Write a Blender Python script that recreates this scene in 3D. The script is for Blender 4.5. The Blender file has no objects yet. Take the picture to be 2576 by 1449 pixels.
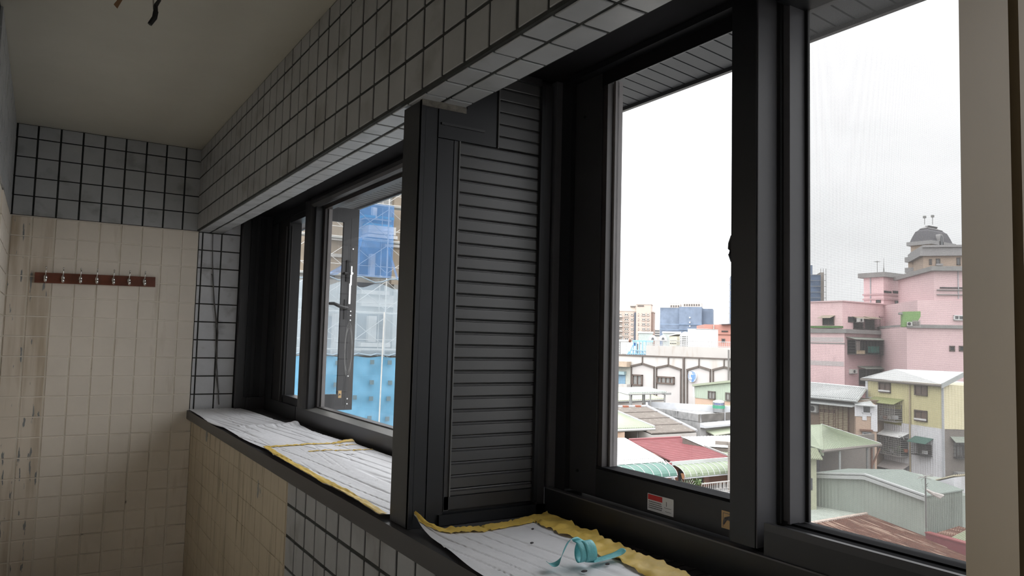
import bpy, bmesh, math, random
from mathutils import Vector, Matrix, noise
random.seed(7)
S = bpy.context.scene
C = S.collection
# ------------------------------------------------------------ camera, world, exposure
CX, CY, FPX = 1288.0, 724.5, 1872.096
ROT = Matrix(((0.84523536, -0.53378587, 0.02549171), (-0.05844917, -0.04492617, 0.99727896), (0.53118818, 0.84442542, 0.06917253)))
EYE = Vector((0, 0, 0))
cam = bpy.data.cameras.new('camera'); cam_o = bpy.data.objects.new('camera', cam); C.objects.link(cam_o)
m4 = ROT.transposed().to_4x4()
m4.col[2] = -m4.col[2]
cam_o.matrix_world = m4
cam.sensor_width = 36; cam.lens = 36 * FPX / 2576; cam.clip_start = .02; cam.clip_end = 3000
S.camera = cam_o
S.view_settings.view_transform = 'Standard'; S.view_settings.look = 'None'; S.view_settings.gamma = 1
S.view_settings.use_curve_mapping = False
S.view_settings.exposure = 0.0
SKY = 1.75
w = bpy.data.worlds.new('overcast'); S.world = w; w.use_nodes = True
nt = w.node_tree; nt.nodes.clear()
def N(t, ty, **k):
    n = t.nodes.new(ty)
    for a, b in k.items():
        if a in n.inputs: n.inputs[a].default_value = b
        else: setattr(n, a, b)
    return n
tc = N(nt, 'ShaderNodeTexCoord'); sep = N(nt, 'ShaderNodeSeparateXYZ'); nt.links.new(tc.outputs['Generated'], sep.inputs[0])
mr = N(nt, 'ShaderNodeMapRange'); mr.inputs[1].default_value = 0; mr.inputs[2].default_value = 1; mr.inputs[3].default_value = 1; mr.inputs[4].default_value = 3
nt.links.new(sep.outputs[2], mr.inputs[0])
no = N(nt, 'ShaderNodeTexNoise'); no.inputs['Scale'].default_value = 2.2; no.inputs['Detail'].default_value = 5
mp = N(nt, 'ShaderNodeMapping'); mp.inputs['Scale'].default_value = (1, 1, 2.6)
nt.links.new(tc.outputs['Generated'], mp.inputs[0]); nt.links.new(mp.outputs[0], no.inputs['Vector'])
mr2 = N(nt, 'ShaderNodeMapRange'); mr2.inputs[1].default_value = .3; mr2.inputs[2].default_value = .7; mr2.inputs[3].default_value = .8; mr2.inputs[4].default_value = 1.2
nt.links.new(no.outputs[0], mr2.inputs[0])
mu = N(nt, 'ShaderNodeMath', operation='MULTIPLY'); nt.links.new(mr.outputs[0], mu.inputs[0]); nt.links.new(mr2.outputs[0], mu.inputs[1])
mu2 = N(nt, 'ShaderNodeMath', operation='MULTIPLY'); mu2.inputs[1].default_value = SKY; nt.links.new(mu.outputs[0], mu2.inputs[0])
bg = N(nt, 'ShaderNodeBackground'); bg.inputs[0].default_value = (.97, .985, 1, 1); nt.links.new(mu2.outputs[0], bg.inputs[1])
wo = N(nt, 'ShaderNodeOutputWorld'); nt.links.new(bg.outputs[0], wo.inputs[0])

sun = bpy.data.lights.new('overcast_sun', 'SUN'); sun.energy = 5.0; sun.angle = math.radians(110); sun.color = (1, .985, .96)   # the bright, cloud-covered side of the sky behind the house
sun_o = bpy.data.objects.new('overcast_sun', sun); C.objects.link(sun_o); sun_o.location = (-20, -20, 40)
sun_o.rotation_euler = Vector((.62, .42, -.75)).to_track_quat('-Z', 'Y').to_euler()

# ------------------------------------------------------------ helpers
def ray(u, v): return ROT.transposed() @ Vector(((u - CX) / FPX, -(v - CY) / FPX, 1))
def W(u, v, d): return ray(u, v) * d                       # a point of the place at distance d along the view axis
def on(u, v, x=None, y=None, z=None):
    r = ray(u, v)
    t = x / r.x if x is not None else y / r.y if y is not None else z / r.z
    return r * t
class MB:
    def __init__(s): s.v = []; s.f = []
    def quad(s, *p):
        i = len(s.v); s.v += [Vector(q) for q in p]; s.f.append(tuple(range(i, i + len(p)))); return s
    def hexa(s, b, t):                                      # bottom ring (4), top ring (4)
        i = len(s.v); s.v += [Vector(q) for q in b] + [Vector(q) for q in t]; n = len(b)
        s.f.append(tuple(i + k for k in reversed(range(n)))); s.f.append(tuple(i + n + k for k in range(n)))
        for k in range(n):
            j = (k + 1) % n; s.f.append((i + k, i + j, i + n + j, i + n + k))
        return s
    def box(s, x0, x1, y0, y1, z0, z1):
        return s.hexa([(x0, y0, z0), (x1, y0, z0), (x1, y1, z0), (x0, y1, z0)], [(x0, y0, z1), (x1, y0, z1), (x1, y1, z1), (x0, y1, z1)])
    def slab(s, p, t):                                      # polygon p given from above, thickness vector t
        t = Vector(t); return s.hexa([Vector(q) + t for q in p], p)
    def fbox(s, F, s0, s1, z0, z1, n0, n1):
        return s.hexa([F.P(s0, z0, n1), F.P(s1, z0, n1), F.P(s1, z0, n0), F.P(s0, z0, n0)], [F.P(s0, z1, n1), F.P(s1, z1, n1), F.P(s1, z1, n0), F.P(s0, z1, n0)])
    def tube(s, pts, r, n=6, cap=True):
        pts = [Vector(p) for p in pts]; i0 = len(s.v)
        for k, p in enumerate(pts):
            d = (pts[min(k + 1, len(pts) - 1)] - pts[max(k - 1, 0)]).normalized()
            a = d.cross(Vector((0, 0, 1)))
            if a.length < .05: a = d.cross(Vector((0, 1, 0)))
            a.normalize(); b = a.cross(d); rr = r[k] if isinstance(r, (list, tuple)) else r
            s.v += [p + (a * math.cos(2 * math.pi * q / n) + b * math.sin(2 * math.pi * q / n)) * rr for q in range(n)]
        for k in range(len(pts) - 1):
            for q in range(n):
                j = (q + 1) % n; s.f.append((i0 + k * n + q, i0 + k * n + j, i0 + (k + 1) * n + j, i0 + (k + 1) * n + q))
        if cap: s.f.append(tuple(i0 + q for q in reversed(range(n)))); s.f.append(tuple(i0 + (len(pts) - 1) * n + q for q in range(n)))
        return s
    def lathe(s, c, prof, n=16, sx=1, sy=1):                # profile (r, z) about a vertical axis at c
        i0 = len(s.v); c = Vector(c)
        for r, z in prof: s.v += [c + Vector((r * sx * math.cos(2 * math.pi * q / n), r * sy * math.sin(2 * math.pi * q / n), z)) for q in range(n)]
        for k in range(len(prof) - 1):
            for q in range(n):
                j = (q + 1) % n; s.f.append((i0 + k * n + q, i0 + k * n + j, i0 + (k + 1) * n + j, i0 + (k + 1) * n + q))
        s.f.append(tuple(i0 + q for q in reversed(range(n)))); s.f.append(tuple(i0 + (len(prof) - 1) * n + q for q in range(n)))
        return s
    def grid(s, nu, nv, fn, thick=None):
        i0 = len(s.v); s.v += [Vector(fn(a / nu, b / nv)) for b in range(nv + 1) for a in range(nu + 1)]
        for b in range(nv):
            for a in range(nu):
                k = i0 + b * (nu + 1) + a; s.f.append((k, k + 1, k + nu + 2, k + nu + 1))
        return s
    def corr(s, p00, p10, p11, p01, n, amp, flat=.55, th=.03):
        """profiled sheet: ribs run from the p00-p10 edge to the p01-p11 edge"""
        p00, p10, p11, p01 = map(Vector, (p00, p10, p11, p01))
        nn = (p10 - p00).cross(p01 - p00).normalized()
        if nn.z < 0 and abs(nn.z) > .02: nn = -nn
        pts = []
        for k in range(n):
            for t, h in ((0, 0), (flat, 0), (flat + .1, 1), (.9, 1)): pts.append(((k + t) / n, h))
        pts.append((1, 0)); i0 = len(s.v)
        for e, (a, b) in enumerate(((p00, p10), (p01, p11))):
            for t, h in pts: s.v.append(a.lerp(b, t) + nn * (amp * h))
        m = len(pts)
        for k in range(m - 1): s.f.append((i0 + k, i0 + k + 1, i0 + m + k + 1, i0 + m + k))
        s.slab([q - nn * .002 for q in (p00, p10, p11, p01)], -nn * th)
        return s
    def build(s, name, mat, parent=None, smooth=False):
        off = Vector((0, 0, 0)); p = parent
        while p is not None: off += p.location; p = p.parent
        me = bpy.data.meshes.new(name)
        if parent is None:
            lo = Vector((min(v.x for v in s.v), min(v.y for v in s.v), min(v.z for v in s.v))); hi = Vector((max(v.x for v in s.v), max(v.y for v in s.v), max(v.z for v in s.v)))
            loc = Vector(((lo.x + hi.x) / 2, (lo.y + hi.y) / 2, lo.z)); off = loc
        me.from_pydata([v - off for v in s.v], [], s.f)
        bm = bmesh.new(); bm.from_mesh(me); bmesh.ops.recalc_face_normals(bm, faces=bm.faces); bm.to_mesh(me); bm.free()
        if smooth:
            for f in me.polygons: f.use_smooth = True
        me.materials.append(mat)
        o = bpy.data.objects.new(name, me); C.objects.link(o)
        if parent is None: o.location = loc
        else: o.parent = parent
        return o
def tag(o, label=None, cat=None, group=None, kind=None):
    for k, v in (('label', label), ('category', cat), ('group', group), ('kind', kind)):
        if v: o[k] = v
    return o
def thing(name, label, cat, loc=(0, 0, 0), group=None, kind=None):
    o = bpy.data.objects.new(name, None); C.objects.link(o); o.location = Vector(loc); o.empty_display_size = .1
    return tag(o, label, cat, group, kind)
def dup(o, parent=None, loc=None):
    c = o.copy(); C.objects.link(c); c.parent = parent
    if loc is not None: c.location = Vector(loc)
    for ch in o.children: dup(ch, c)
    return c
def part(mb, name, mat, parent, label=None, **k):
    o = mb.build(name, mat, parent, **k)
    if label: o['label'] = label
    return o
class Fr:
    """a vertical plane of a building front: s along it (to the viewer's right), z up, n outwards"""
    def __init__(s, O, ang):
        s.O = Vector(O); s.s = Vector((math.cos(ang), math.sin(ang), 0)); s.n = Vector((math.sin(ang), -math.cos(ang), 0)); s.ang = ang
        s.O.z = 0
    def P(s, a, z, n=0): return s.O + s.s * a + s.n * n + Vector((0, 0, z))
    def sz(s, u, v, n=0):
        r = ray(u, v); o = s.O + s.n * n; t = o.dot(s.n) / r.dot(s.n); p = r * t; q = p - s.O
        return q.dot(s.s), p.z
    def at(s, u, v, n=0): a, z = s.sz(u, v, n); return s.P(a, z, n)
    def rect(s, u0, v0, u1, v1, n=0):
        a = s.sz(u0, (v0 + v1) / 2, n)[0]; b = s.sz(u1, (v0 + v1) / 2, n)[0]; um = (u0 + u1) / 2
        return a, b, s.sz(um, v1, n)[1], s.sz(um, v0, n)[1]
def frame(u, v, d, yaw=0):
    """front through the point seen at (u, v), d metres off; yaw turns it away from facing the viewer, degrees"""
    p = W(u, v, d); h = math.atan2(p.y, p.x) - math.pi / 2
    return Fr(p, h + math.radians(yaw))
def frame_axis(u, v, d, ang): return Fr(W(u, v, d), math.radians(ang))
def frame_line(u1, v1, u2, v2, d1):
    a = W(u1, v1, d1); b = on(u2, v2, z=a.z); e = b - a
    return Fr(a, math.atan2(e.y, e.x))
# ------------------------------------------------------------ materials
MATS = {}
def mat(name, col, rough=.6, metal=0, var=.12, scale=6, bump=0, bscale=40, col2=None, spec=.5, alpha=1, world=False, mask=None):
    if name in MATS: return MATS[name]
    m = bpy.data.materials.new(name); m.use_nodes = True; t = m.node_tree; t.nodes.clear()
    out = N(t, 'ShaderNodeOutputMaterial'); b = N(t, 'ShaderNodeBsdfPrincipled'); t.links.new(b.outputs[0], out.inputs[0])
    b.inputs['Roughness'].default_value = rough; b.inputs['Metallic'].default_value = metal; b.inputs['Specular IOR Level'].default_value = spec
    g = N(t, 'ShaderNodeNewGeometry')
    n1 = N(t, 'ShaderNodeTexNoise'); n1.inputs['Scale'].default_value = scale; n1.inputs['Detail'].default_value = 6; n1.inputs['Roughness'].default_value = .65
    t.links.new(g.outputs['Position'], n1.inputs['Vector'])
    rp = N(t, 'ShaderNodeMapRange'); rp.inputs[1].default_value = .3; rp.inputs[2].default_value = .7; t.links.new(n1.outputs[0], rp.inputs[0])
    mx = N(t, 'ShaderNodeMix', data_type='RGBA'); t.links.new(rp.outputs[0], mx.inputs[0])
    c2 = col2 or tuple(c * (1 + var) for c in col); c1 = tuple(c * (1 - var) for c in col) if not col2 else col
    mx.inputs[6].default_value = (*c1, 1); mx.inputs[7].default_value = (*c2, 1)
    last = mx.outputs[2]
    if mask:                                                # extra dirt: (colour, low, high, scale xyz)
        for (mc, lo, hi, sc) in mask:
            mpn = N(t, 'ShaderNodeMapping'); mpn.inputs['Scale'].default_value = sc; t.links.new(g.outputs['Position'], mpn.inputs[0])
            n2 = N(t, 'ShaderNodeTexNoise'); n2.inputs['Scale'].default_value = 1; n2.inputs['Detail'].default_value = 8; t.links.new(mpn.outputs[0], n2.inputs['Vector'])
            r2 = N(t, 'ShaderNodeMapRange'); r2.inputs[1].default_value = lo; r2.inputs[2].default_value = hi; t.links.new(n2.outputs[0], r2.inputs[0])
            m2 = N(t, 'ShaderNodeMix', data_type='RGBA'); t.links.new(r2.outputs[0], m2.inputs[0]); t.links.new(last, m2.inputs[6]); m2.inputs[7].default_value = (*mc, 1); last = m2.outputs[2]
    t.links.new(last, b.inputs['Base Color'])
    if bump:
        n3 = N(t, 'ShaderNodeTexNoise'); n3.inputs['Scale'].default_value = bscale; n3.inputs['Detail'].default_value = 4; t.links.new(g.outputs['Position'], n3.inputs['Vector'])
        bp = N(t, 'ShaderNodeBump'); bp.inputs['Strength'].default_value = bump; bp.inputs['Distance'].default_value = .01; t.links.new(n3.outputs[0], bp.inputs['Height']); t.links.new(bp.outputs[0], b.inputs['Normal'])
    if alpha < 1:
        tr = N(t, 'ShaderNodeBsdfTransparent'); ms = N(t, 'ShaderNodeMixShader'); ms.inputs[0].default_value = alpha
        t.links.new(tr.outputs[0], ms.inputs[1]); t.links.new(b.outputs[0], ms.inputs[2]); t.links.new(ms.outputs[0], out.inputs[0])
    m['bsdf'] = 1; MATS[name] = m
    return m
def glass(name, tint=(1, 1, 1), refl=1.0):
    m = bpy.data.materials.new(name); m.use_nodes = True; t = m.node_tree; t.nodes.clear()
    out = N(t, 'ShaderNodeOutputMaterial'); tr = N(t, 'ShaderNodeBsdfTransparent'); tr.inputs[0].default_value = (*tint, 1)
    gl = N(t, 'ShaderNodeBsdfGlossy'); gl.inputs['Roughness'].default_value = .0
    fr = N(t, 'ShaderNodeLayerWeight'); fr.inputs[0].default_value = .5; pw = N(t, 'ShaderNodeMath', operation='POWER'); pw.inputs[1].default_value = 5; t.links.new(fr.outputs['Facing'], pw.inputs[0])
    ml = N(t, 'ShaderNodeMath', operation='MULTIPLY_ADD'); ml.inputs[1].default_value = .7 * refl; ml.inputs[2].default_value = .03 * refl; t.links.new(pw.outputs[0], ml.inputs[0])
    ms = N(t, 'ShaderNodeMixShader'); t.links.new(ml.outputs[0], ms.inputs[0]); t.links.new(tr.outputs[0], ms.inputs[1]); t.links.new(gl.outputs[0], ms.inputs[2]); t.links.new(ms.outputs[0], out.inputs[0])
    return m
M_ceil = mat('ceiling_paint', (.54, .52, .45), .9, var=.04, scale=3)
M_grey = mat('grey_tile_glaze', (.415, .43, .445), .38, var=.08, scale=9, mask=[((.2, .21, .2), .56, .8, (7, 7, 9))])
M_greys = mat('recess_tile_glaze', (.58, .59, .62), .35, var=.08, scale=9, mask=[((.2, .2, .2), .58, .8, (7, 7, 9))])
M_greyb = mat('beam_tile_glaze', (.37, .375, .375), .4, var=.08, scale=9, mask=[((.2, .19, .17), .55, .8, (6, 6, 8))])
M_grout = mat('dark_grout', (.035, .038, .036), .95, var=.4, scale=20)
M_sgrout = mat('stained_grout', (.045, .044, .04), .95, var=.5, scale=25)
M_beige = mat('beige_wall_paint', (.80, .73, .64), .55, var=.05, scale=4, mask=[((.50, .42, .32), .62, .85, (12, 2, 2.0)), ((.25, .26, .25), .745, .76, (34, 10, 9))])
M_beige2 = mat('chipped_beige_paint', (.74, .66, .56), .55, var=.06, scale=4, mask=[((.42, .33, .22), .45, .75, (20, 2, 1.6)), ((.24, .25, .25), .62, .64, (42, 10, 7))])
M_bjoint = mat('lit_painted_joint', (.86, .80, .71), .7, var=.05, scale=9, mask=[((.20, .17, .13), .68, .78, (18, 18, 14))])  # joints paler than the tiles: the light they catch put into the colour
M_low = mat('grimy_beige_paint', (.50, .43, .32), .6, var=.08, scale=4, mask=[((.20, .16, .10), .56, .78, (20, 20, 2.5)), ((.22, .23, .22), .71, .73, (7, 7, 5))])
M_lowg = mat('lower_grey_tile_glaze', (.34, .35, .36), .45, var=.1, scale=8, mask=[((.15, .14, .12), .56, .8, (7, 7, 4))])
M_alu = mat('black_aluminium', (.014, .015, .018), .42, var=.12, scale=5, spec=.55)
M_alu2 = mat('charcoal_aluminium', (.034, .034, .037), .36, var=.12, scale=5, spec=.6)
M_alu3 = mat('lit_grey_aluminium', (.10, .10, .11), .4, var=.08, scale=5, spec=.6)  # lighter copy of the aluminium, daylight on these faces put into the colour
M_slat = mat('louvre_aluminium', (.062, .062, .064), .36, var=.1, scale=5, spec=.6)
M_bead = mat('brown_glazing_bead', (.04, .035, .035), .4, var=.1)
M_rubber = mat('black_rubber', (.012, .012, .013), .6)
M_matte = mat('matte_black_paint', (.012, .012, .014), .85, spec=.12)
M_chrome = mat('chrome', (.75, .74, .72), .16, 1, var=.03)
M_steel = mat('bright_steel', (.72, .73, .74), .28, 1, var=.05)
M_rack = mat('varnished_wood', (.16, .045, .022), .3, var=.3, scale=14)
M_sheet = mat('silver_foam_sheet', (.84, .84, .87), .45, var=.06, scale=9, bump=.08, bscale=60, mask=[((.18, .17, .16), .71, .74, (16, 40, 30))])
M_mask = mat('yellow_masking_tape', (.80, .56, .13), .5, var=.14, scale=18, bump=.2, bscale=22)
M_teal = mat('teal_masking_tape', (.16, .52, .56), .5, var=.15, scale=50, bump=.3, bscale=60)
M_tealb = mat('tape_shadow_side', (.10, .15, .17), .5)
M_door = mat('beige_door_paint', (.20, .155, .098), .6, var=.06, scale=3, spec=.2, mask=[((.22, .14, .07), .62, .8, (14, 14, 5))])
M_label = mat('white_label', (.75, .76, .78), .4); M_red = mat('red_print', (.62, .03, .03), .5); M_ink = mat('grey_print', (.14, .14, .15), .5)
M_ltan = mat('tan_label', (.62, .42, .2), .5)
M_glass = glass('clear_glass')
M_glassb = glass('blue_tinted_glass', (.80, .88, .97))
M_screen = mat('insect_screen', (.30, .30, .30), .8, alpha=.40)
_t = M_screen.node_tree; _ms = [n for n in _t.nodes if n.type == 'MIX_SHADER'][0]; _b = _ms.inputs[2].links[0].from_socket     # fine light threads let some daylight through
_g = N(_t, 'ShaderNodeNewGeometry'); _s = N(_t, 'ShaderNodeSeparateXYZ'); _t.links.new(_g.outputs['Position'], _s.inputs[0]); _prev = None
for _ax in (1, 2):                                          # the woven threads, 1.7 mm apart
    _a = N(_t, 'ShaderNodeMath', operation='MULTIPLY'); _a.inputs[1].default_value = 2 * math.pi / .0017; _t.links.new(_s.outputs[_ax], _a.inputs[0])
    _c = N(_t, 'ShaderNodeMath', operation='SINE'); _t.links.new(_a.outputs[0], _c.inputs[0])
    _d = N(_t, 'ShaderNodeMath', operation='MULTIPLY_ADD'); _d.inputs[1].default_value = .06; _t.links.new(_c.outputs[0], _d.inputs[0])
    if _prev: _t.links.new(_prev.outputs[0], _d.inputs[2])
    else: _d.inputs[2].default_value = .385
    _prev = _d
_t.links.new(_prev.outputs[0], _ms.inputs[0])
_tl = N(_t, 'ShaderNodeBsdfTranslucent'); _tl.inputs[0].default_value = (.13, .13, .13, 1); _m2 = N(_t, 'ShaderNodeMixShader'); _m2.inputs[0].default_value = .5
_t.links.new(_b, _m2.inputs[1]); _t.links.new(_tl.outputs[0], _m2.inputs[2]); _t.links.new(_m2.outputs[0], _ms.inputs[2])
M_floor = mat('floor_tile', (.30, .27, .23), .6)
M_room = mat('room_paint', (.62, .57, .5), .8)
M_eave = mat('grey_eave_board', (.055, .058, .063), .5, var=.12, scale=5)

# ------------------------------------------------------------ tiles
TM = {}
def tile_mesh(w, h, t, m, ch=.0012):
    k = (round(w, 3), round(h, 3), t, m.name)
    if k in TM: return TM[k]
    me = bpy.data.meshes.new('tile'); a, b = w / 2, h / 2; c = ch
    v = [(-a, -b, 0), (a, -b, 0), (a, b, 0), (-a, b, 0), (-a, -b, t - c), (a, -b, t - c), (a, b, t - c), (-a, b, t - c), (-a + c, -b + c, t), (a - c, -b + c, t), (a - c, b - c, t), (-a + c, b - c, t)]
    f = [(8, 9, 10, 11)] + [(i, (i + 1) % 4, 4 + (i + 1) % 4, 4 + i) for i in range(4)] + [(4 + i, 4 + (i + 1) % 4, 8 + (i + 1) % 4, 8 + i) for i in range(4)]
    me.from_pydata(v, [], f); me.materials.append(m); TM[k] = me
    return me
def tiles(parent, o, u, v, n, uj, vj, gu, gv, t, m, name='tile'):
    """tiles between the joints uj (along u) and vj (along v) on the plane through o with outward normal n"""
    o, u, v, n = map(Vector, (o, u, v, n))
    R = Matrix((u, v, n)).transposed().to_4x4()
    for i in range(len(uj) - 1):
        for j in range(len(vj) - 1):
            w_, h_ = uj[i + 1] - uj[i] - gu, vj[j + 1] - vj[j] - gv
            if w_ < .012 or h_ < .012: continue
            ob = bpy.data.objects.new(name, tile_mesh(w_, h_, t, m)); C.objects.link(ob); ob.parent = parent
            p = o + u * ((uj[i] + uj[i + 1]) / 2) + v * ((vj[j] + vj[j + 1]) / 2) + n * random.uniform(-.0008, .0008) - parent.location
            ob.matrix_local = Matrix.Translation(p) @ R
X, Y, Z = Vector((1, 0, 0)), Vector((0, 1, 0)), Vector((0, 0, 1))
T = .1065
def struct(name, label): return thing(name, label, None, kind='structure')

# ------------------------------------------------------------ the balcony shell
fl = MB().box(-.4, .80, -1.5, 4.9, -1.6, -1.45).build('floor', M_floor); tag(fl, 'brownish balcony floor below the window sill', kind='structure')
ce = MB().box(-.4, 1.0, -1.5, 4.9, 1.085, 1.2).build('ceiling', M_ceil); tag(ce, 'plain off-white plastered balcony ceiling', kind='structure')
we = struct('wall_end', 'tiled end wall, grey tiles above beige painted tiles')
part(MB().box(-.6, .75, 4.718, 4.9, .596, 1.085), 'grout_backing', M_grout, we)
part(MB().box(-.6, .757, 4.7172, 4.9, -1.45, .594), 'painted_backing', M_bjoint, we, 'beige painted joints')
part(MB().box(.75, .776, 4.7172, 4.8, -1.45, -.508), 'painted_backing', M_bjoint, we)
part(MB().box(.757, 1.0, 4.718, 4.9, -1.45, 1.085), 'side_backing', M_sgrout, we)
part(MB().box(1.0, 1.30, 4.713, 4.9, -1.45, 1.3), 'outer_jamb', M_alu, we)
vj = [-.181 + .1058 * k for k in range(9)] + [.752]
vj[0] = -.17
tiles(we, (0, 4.718, 0), X, Z, -Y, vj, [.594, .7, .8, .908, 1.011, 1.085], .009, .006, .008, M_grey)
vj2 = [-.181 + .1058 * k for k in range(9)] + [.757]
vj2[0] = -.17
zj = [.591 - T * k for k in range(20)][::-1]
for zq, last in (([z for z in zj if z > -.5], .757), ([z for z in zj if z < -.46], .775)):
    vq = vj2[:-1] + [last]
    tiles(we, (0, 4.7172, 0), X, Z, -Y, vq[:3], zq, .009, .0065, .006, M_beige2)
    tiles(we, (0, 4.7172, 0), X, Z, -Y, vq[2:], zq, .009, .0065, .006, M_beige)
zs = [z for z in zj if z > -.48] + [.72]
tiles(we, (0, 4.718, 0), X, Z, -Y, [.757, .780, .888, .998], zs, .008, .007, .008, M_greys)
wl = struct('wall_left', 'left side wall, grey tile band above beige paint')
part(MB().box(-.3, -.181, -1.3, 4.72, .596, 1.085), 'grout_backing', M_grout, wl)
part(MB().box(-.3, -.1802, -1.3, 4.72, -1.45, .594), 'painted_backing', M_bjoint, wl)
yj = [4.71 - T * k for k in range(17)][::-1]
tiles(wl, (-.181, 0, 0), -Y, Z, X, [-y for y in yj][::-1], [.594, .7, .8, .908, 1.011, 1.085], .007, .006, .008, M_grey)
tiles(wl, (-.1802, 0, 0), -Y, Z, X, [-y for y in yj][::-1][:9], zj, .007, .006, .0072, M_beige)
wr = struct('wall_right', 'low wall under the window sill, part beige paint and part bare grey tiles')
part(MB().box(.774, .96, -1.3, 2.69, -1.45, -.505), 'grout_backing', M_grout, wr)
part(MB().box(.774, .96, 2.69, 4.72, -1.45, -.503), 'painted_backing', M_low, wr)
part(MB().box(.96, 1.28, -1.3, 4.72, -1.6, -.47), 'outer_skin', mat('outer_render', (.4, .39, .37), .9), wr)
yg = [1.62 + T * k for k in range(-4, 11)]
zl = [-.493] + [-.6 - .1083 * k for k in range(8)]
zl[0] = -.507
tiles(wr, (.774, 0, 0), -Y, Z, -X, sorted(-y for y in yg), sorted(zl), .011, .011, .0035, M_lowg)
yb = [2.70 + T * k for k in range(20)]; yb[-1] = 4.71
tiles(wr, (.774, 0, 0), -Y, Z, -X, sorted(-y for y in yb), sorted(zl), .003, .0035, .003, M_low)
bm_ = struct('beam', 'tiled beam along the ceiling above the windows')
part(MB().box(.7485, .893, -1.3, 4.72, .5945, 1.085), 'grout_backing', M_grout, bm_)
yf = [1.832 + T * k for k in range(-12, 28)]; yf[-1] = 4.71
tiles(bm_, (.7485, 0, 0), -Y, Z, -X, sorted(-y for y in yf), [.5985, .7, .806, .912, 1.015, 1.085], .010, .009, .003, M_greyb)
tiles(bm_, (0, 0, .5945), X, Y, -Z, [.7525, .82, .893], sorted(yf), .011, .009, .0035, M_grey)
part(MB().box(.765, .89, 1.655, 1.668, .575, .592), 'mortar_line', mat('cement_smear', (.16, .15, .13), .95, var=.5, scale=40), bm_)
# outer pieces behind the beam
wo_ = struct('trim_1', 'black closing board between beam and window heads')
part(MB().box(.895, 1.25, -1.3, 4.72, .715, .76), 'head_board', M_matte, wo_)
part(MB().box(.88, 1.25, -1.3, 4.72, .76, 1.3), 'fascia_board', M_alu, wo_)
# sill
si = struct('window_sill', 'black ribbed aluminium window sill running under both windows')
part(MB().box(.752, 1.165, -1.3, 4.71, -.505, -.464), 'base_plate', M_alu, si)
part(MB().box(.744, .795, -1.3, 4.71, -.507, -.459), 'nosing', M_alu2, si)
sm = MB().box(.797, 1.163, 0, .0275, 0, .0045).box(.797, 1.163, .024, .0275, .0045, .0068); pl0 = None
k = 0; y = .466
while y < 4.69:
    if pl0 is None:
        pl0 = sm.build('slat', M_slat, si); pl0.location = (0, y, -.4642)
    else:
        c = pl0.copy(); C.objects.link(c); c.location = (0, y, -.4642)
    y += .031; k += 1
part(MB().box(1.0, 1.17, 4.655, 4.712, -.46, .72), 'end_post', M_alu2, si)
part(MB().box(1.06, 1.17, 4.64, 4.655, -.46, -.385), 'end_shoe', M_alu2, si)
for xa in (1.045, 1.10): part(MB().box(xa, xa + .035, 4.645, 4.655, -.385, .70), 'end_rib', M_alu, si)

# ------------------------------------------------------------ the partition between the windows
pa = struct('partition', 'black boxed-in post between the windows with a slatted side panel')
part(MB().box(.772, 1.165, 1.668, 1.757, -.458, .588).box(.90, 1.165, 1.668, 1.757, .588, .72), 'core', M_alu, pa)
part(MB().box(.765, .772, 1.656, 1.763, -.458, .588), 'face_board', M_alu, pa)
for x0, x1, d in ((.765, .777, .010), (.7785, .811, .008), (.813, .8575, .010)):
    part(MB().box(x0, x1, 1.668 - d, 1.668, -.458, .588 if x0 < .8 else .5), 'side_board', M_alu, pa)
part(MB().box(.8585, .872, 1.656, 1.668, -.425, .5), 'panel_stile', M_alu2, pa)
part(MB().box(1.118, 1.129, 1.645, 1.668, -.425, .70), 'panel_stile', M_alu, pa)
part(MB().box(1.131, 1.155, 1.650, 1.668, -.458, .70), 'panel_stile', M_alu2, pa)
part(MB().box(.8595, 1.118, 1.656, 1.668, -.422, -.3905), 'panel_rail', M_alu2, pa)
part(MB().box(.845, 1.16, 1.650, 1.668, -.458, -.432), 'foot_rail', M_alu, pa)
part(MB().box(.813, .986, 1.657, 1.668, .502, .588), 'notch_board', M_alu, pa)
part(MB().box(.893, .986, 1.657, 1.668, .588, .715), 'notch_board', M_alu, pa)
part(MB().box(.82, .945, 1.653, 1.657, .535, .541), 'notch_strip', M_alu2, pa)
part(MB().box(1.02, 1.118, 1.648, 1.668, .695, .712), 'panel_head', M_alu2, pa)
part(MB().box(.8715, .8745, 1.652, 1.668, -.39, .5), 'edge_strip', mat('grey_edge', (.12, .12, .12), .4), pa)
part(MB().box(.985, .988, 1.652, 1.668, .5, .695), 'edge_strip', MATS['grey_edge'], pa)
def slat_mb(x0, x1, z0, z1):
    m = MB(); y0, y1 = 1.668, 1.6555
    prof = [(y0, z0), (y1 + .001, z0 + .0012), (y1, z0 + .003), (y1, z1 - .0065), (y1 + .0035, z1 - .005), (y1 + .0035, z1 - .003), (y1, z1 - .002), (y1 + .001, z1 - .0005), (y0, z1 - .0005)]
    return m.hexa([(x0, a, b) for a, b in prof], [(x1, a, b) for a, b in prof])
zz = -.39; part(slat_mb(.8745, 1.118, -.39, -.3725), 'slat', M_slat, pa); s0 = None
for k in range(27):
    za = -.372 + .0323 * k
    if s0 is None: s0 = slat_mb(.8745, 1.118, za, za + .0323).build('slat', M_slat, pa)
    else: c = s0.copy(); C.objects.link(c); c.location = (0, 0, .0323 * k)
s1 = None
for k in range(6):
    za = .502 + .0323 * k
    if s1 is None: s1 = slat_mb(.988, 1.118, za, za + .0323).build('slat', M_slat, pa)
    else: c = s1.copy(); C.objects.link(c); c.location = (0, 0, .0323 * k)

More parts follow.
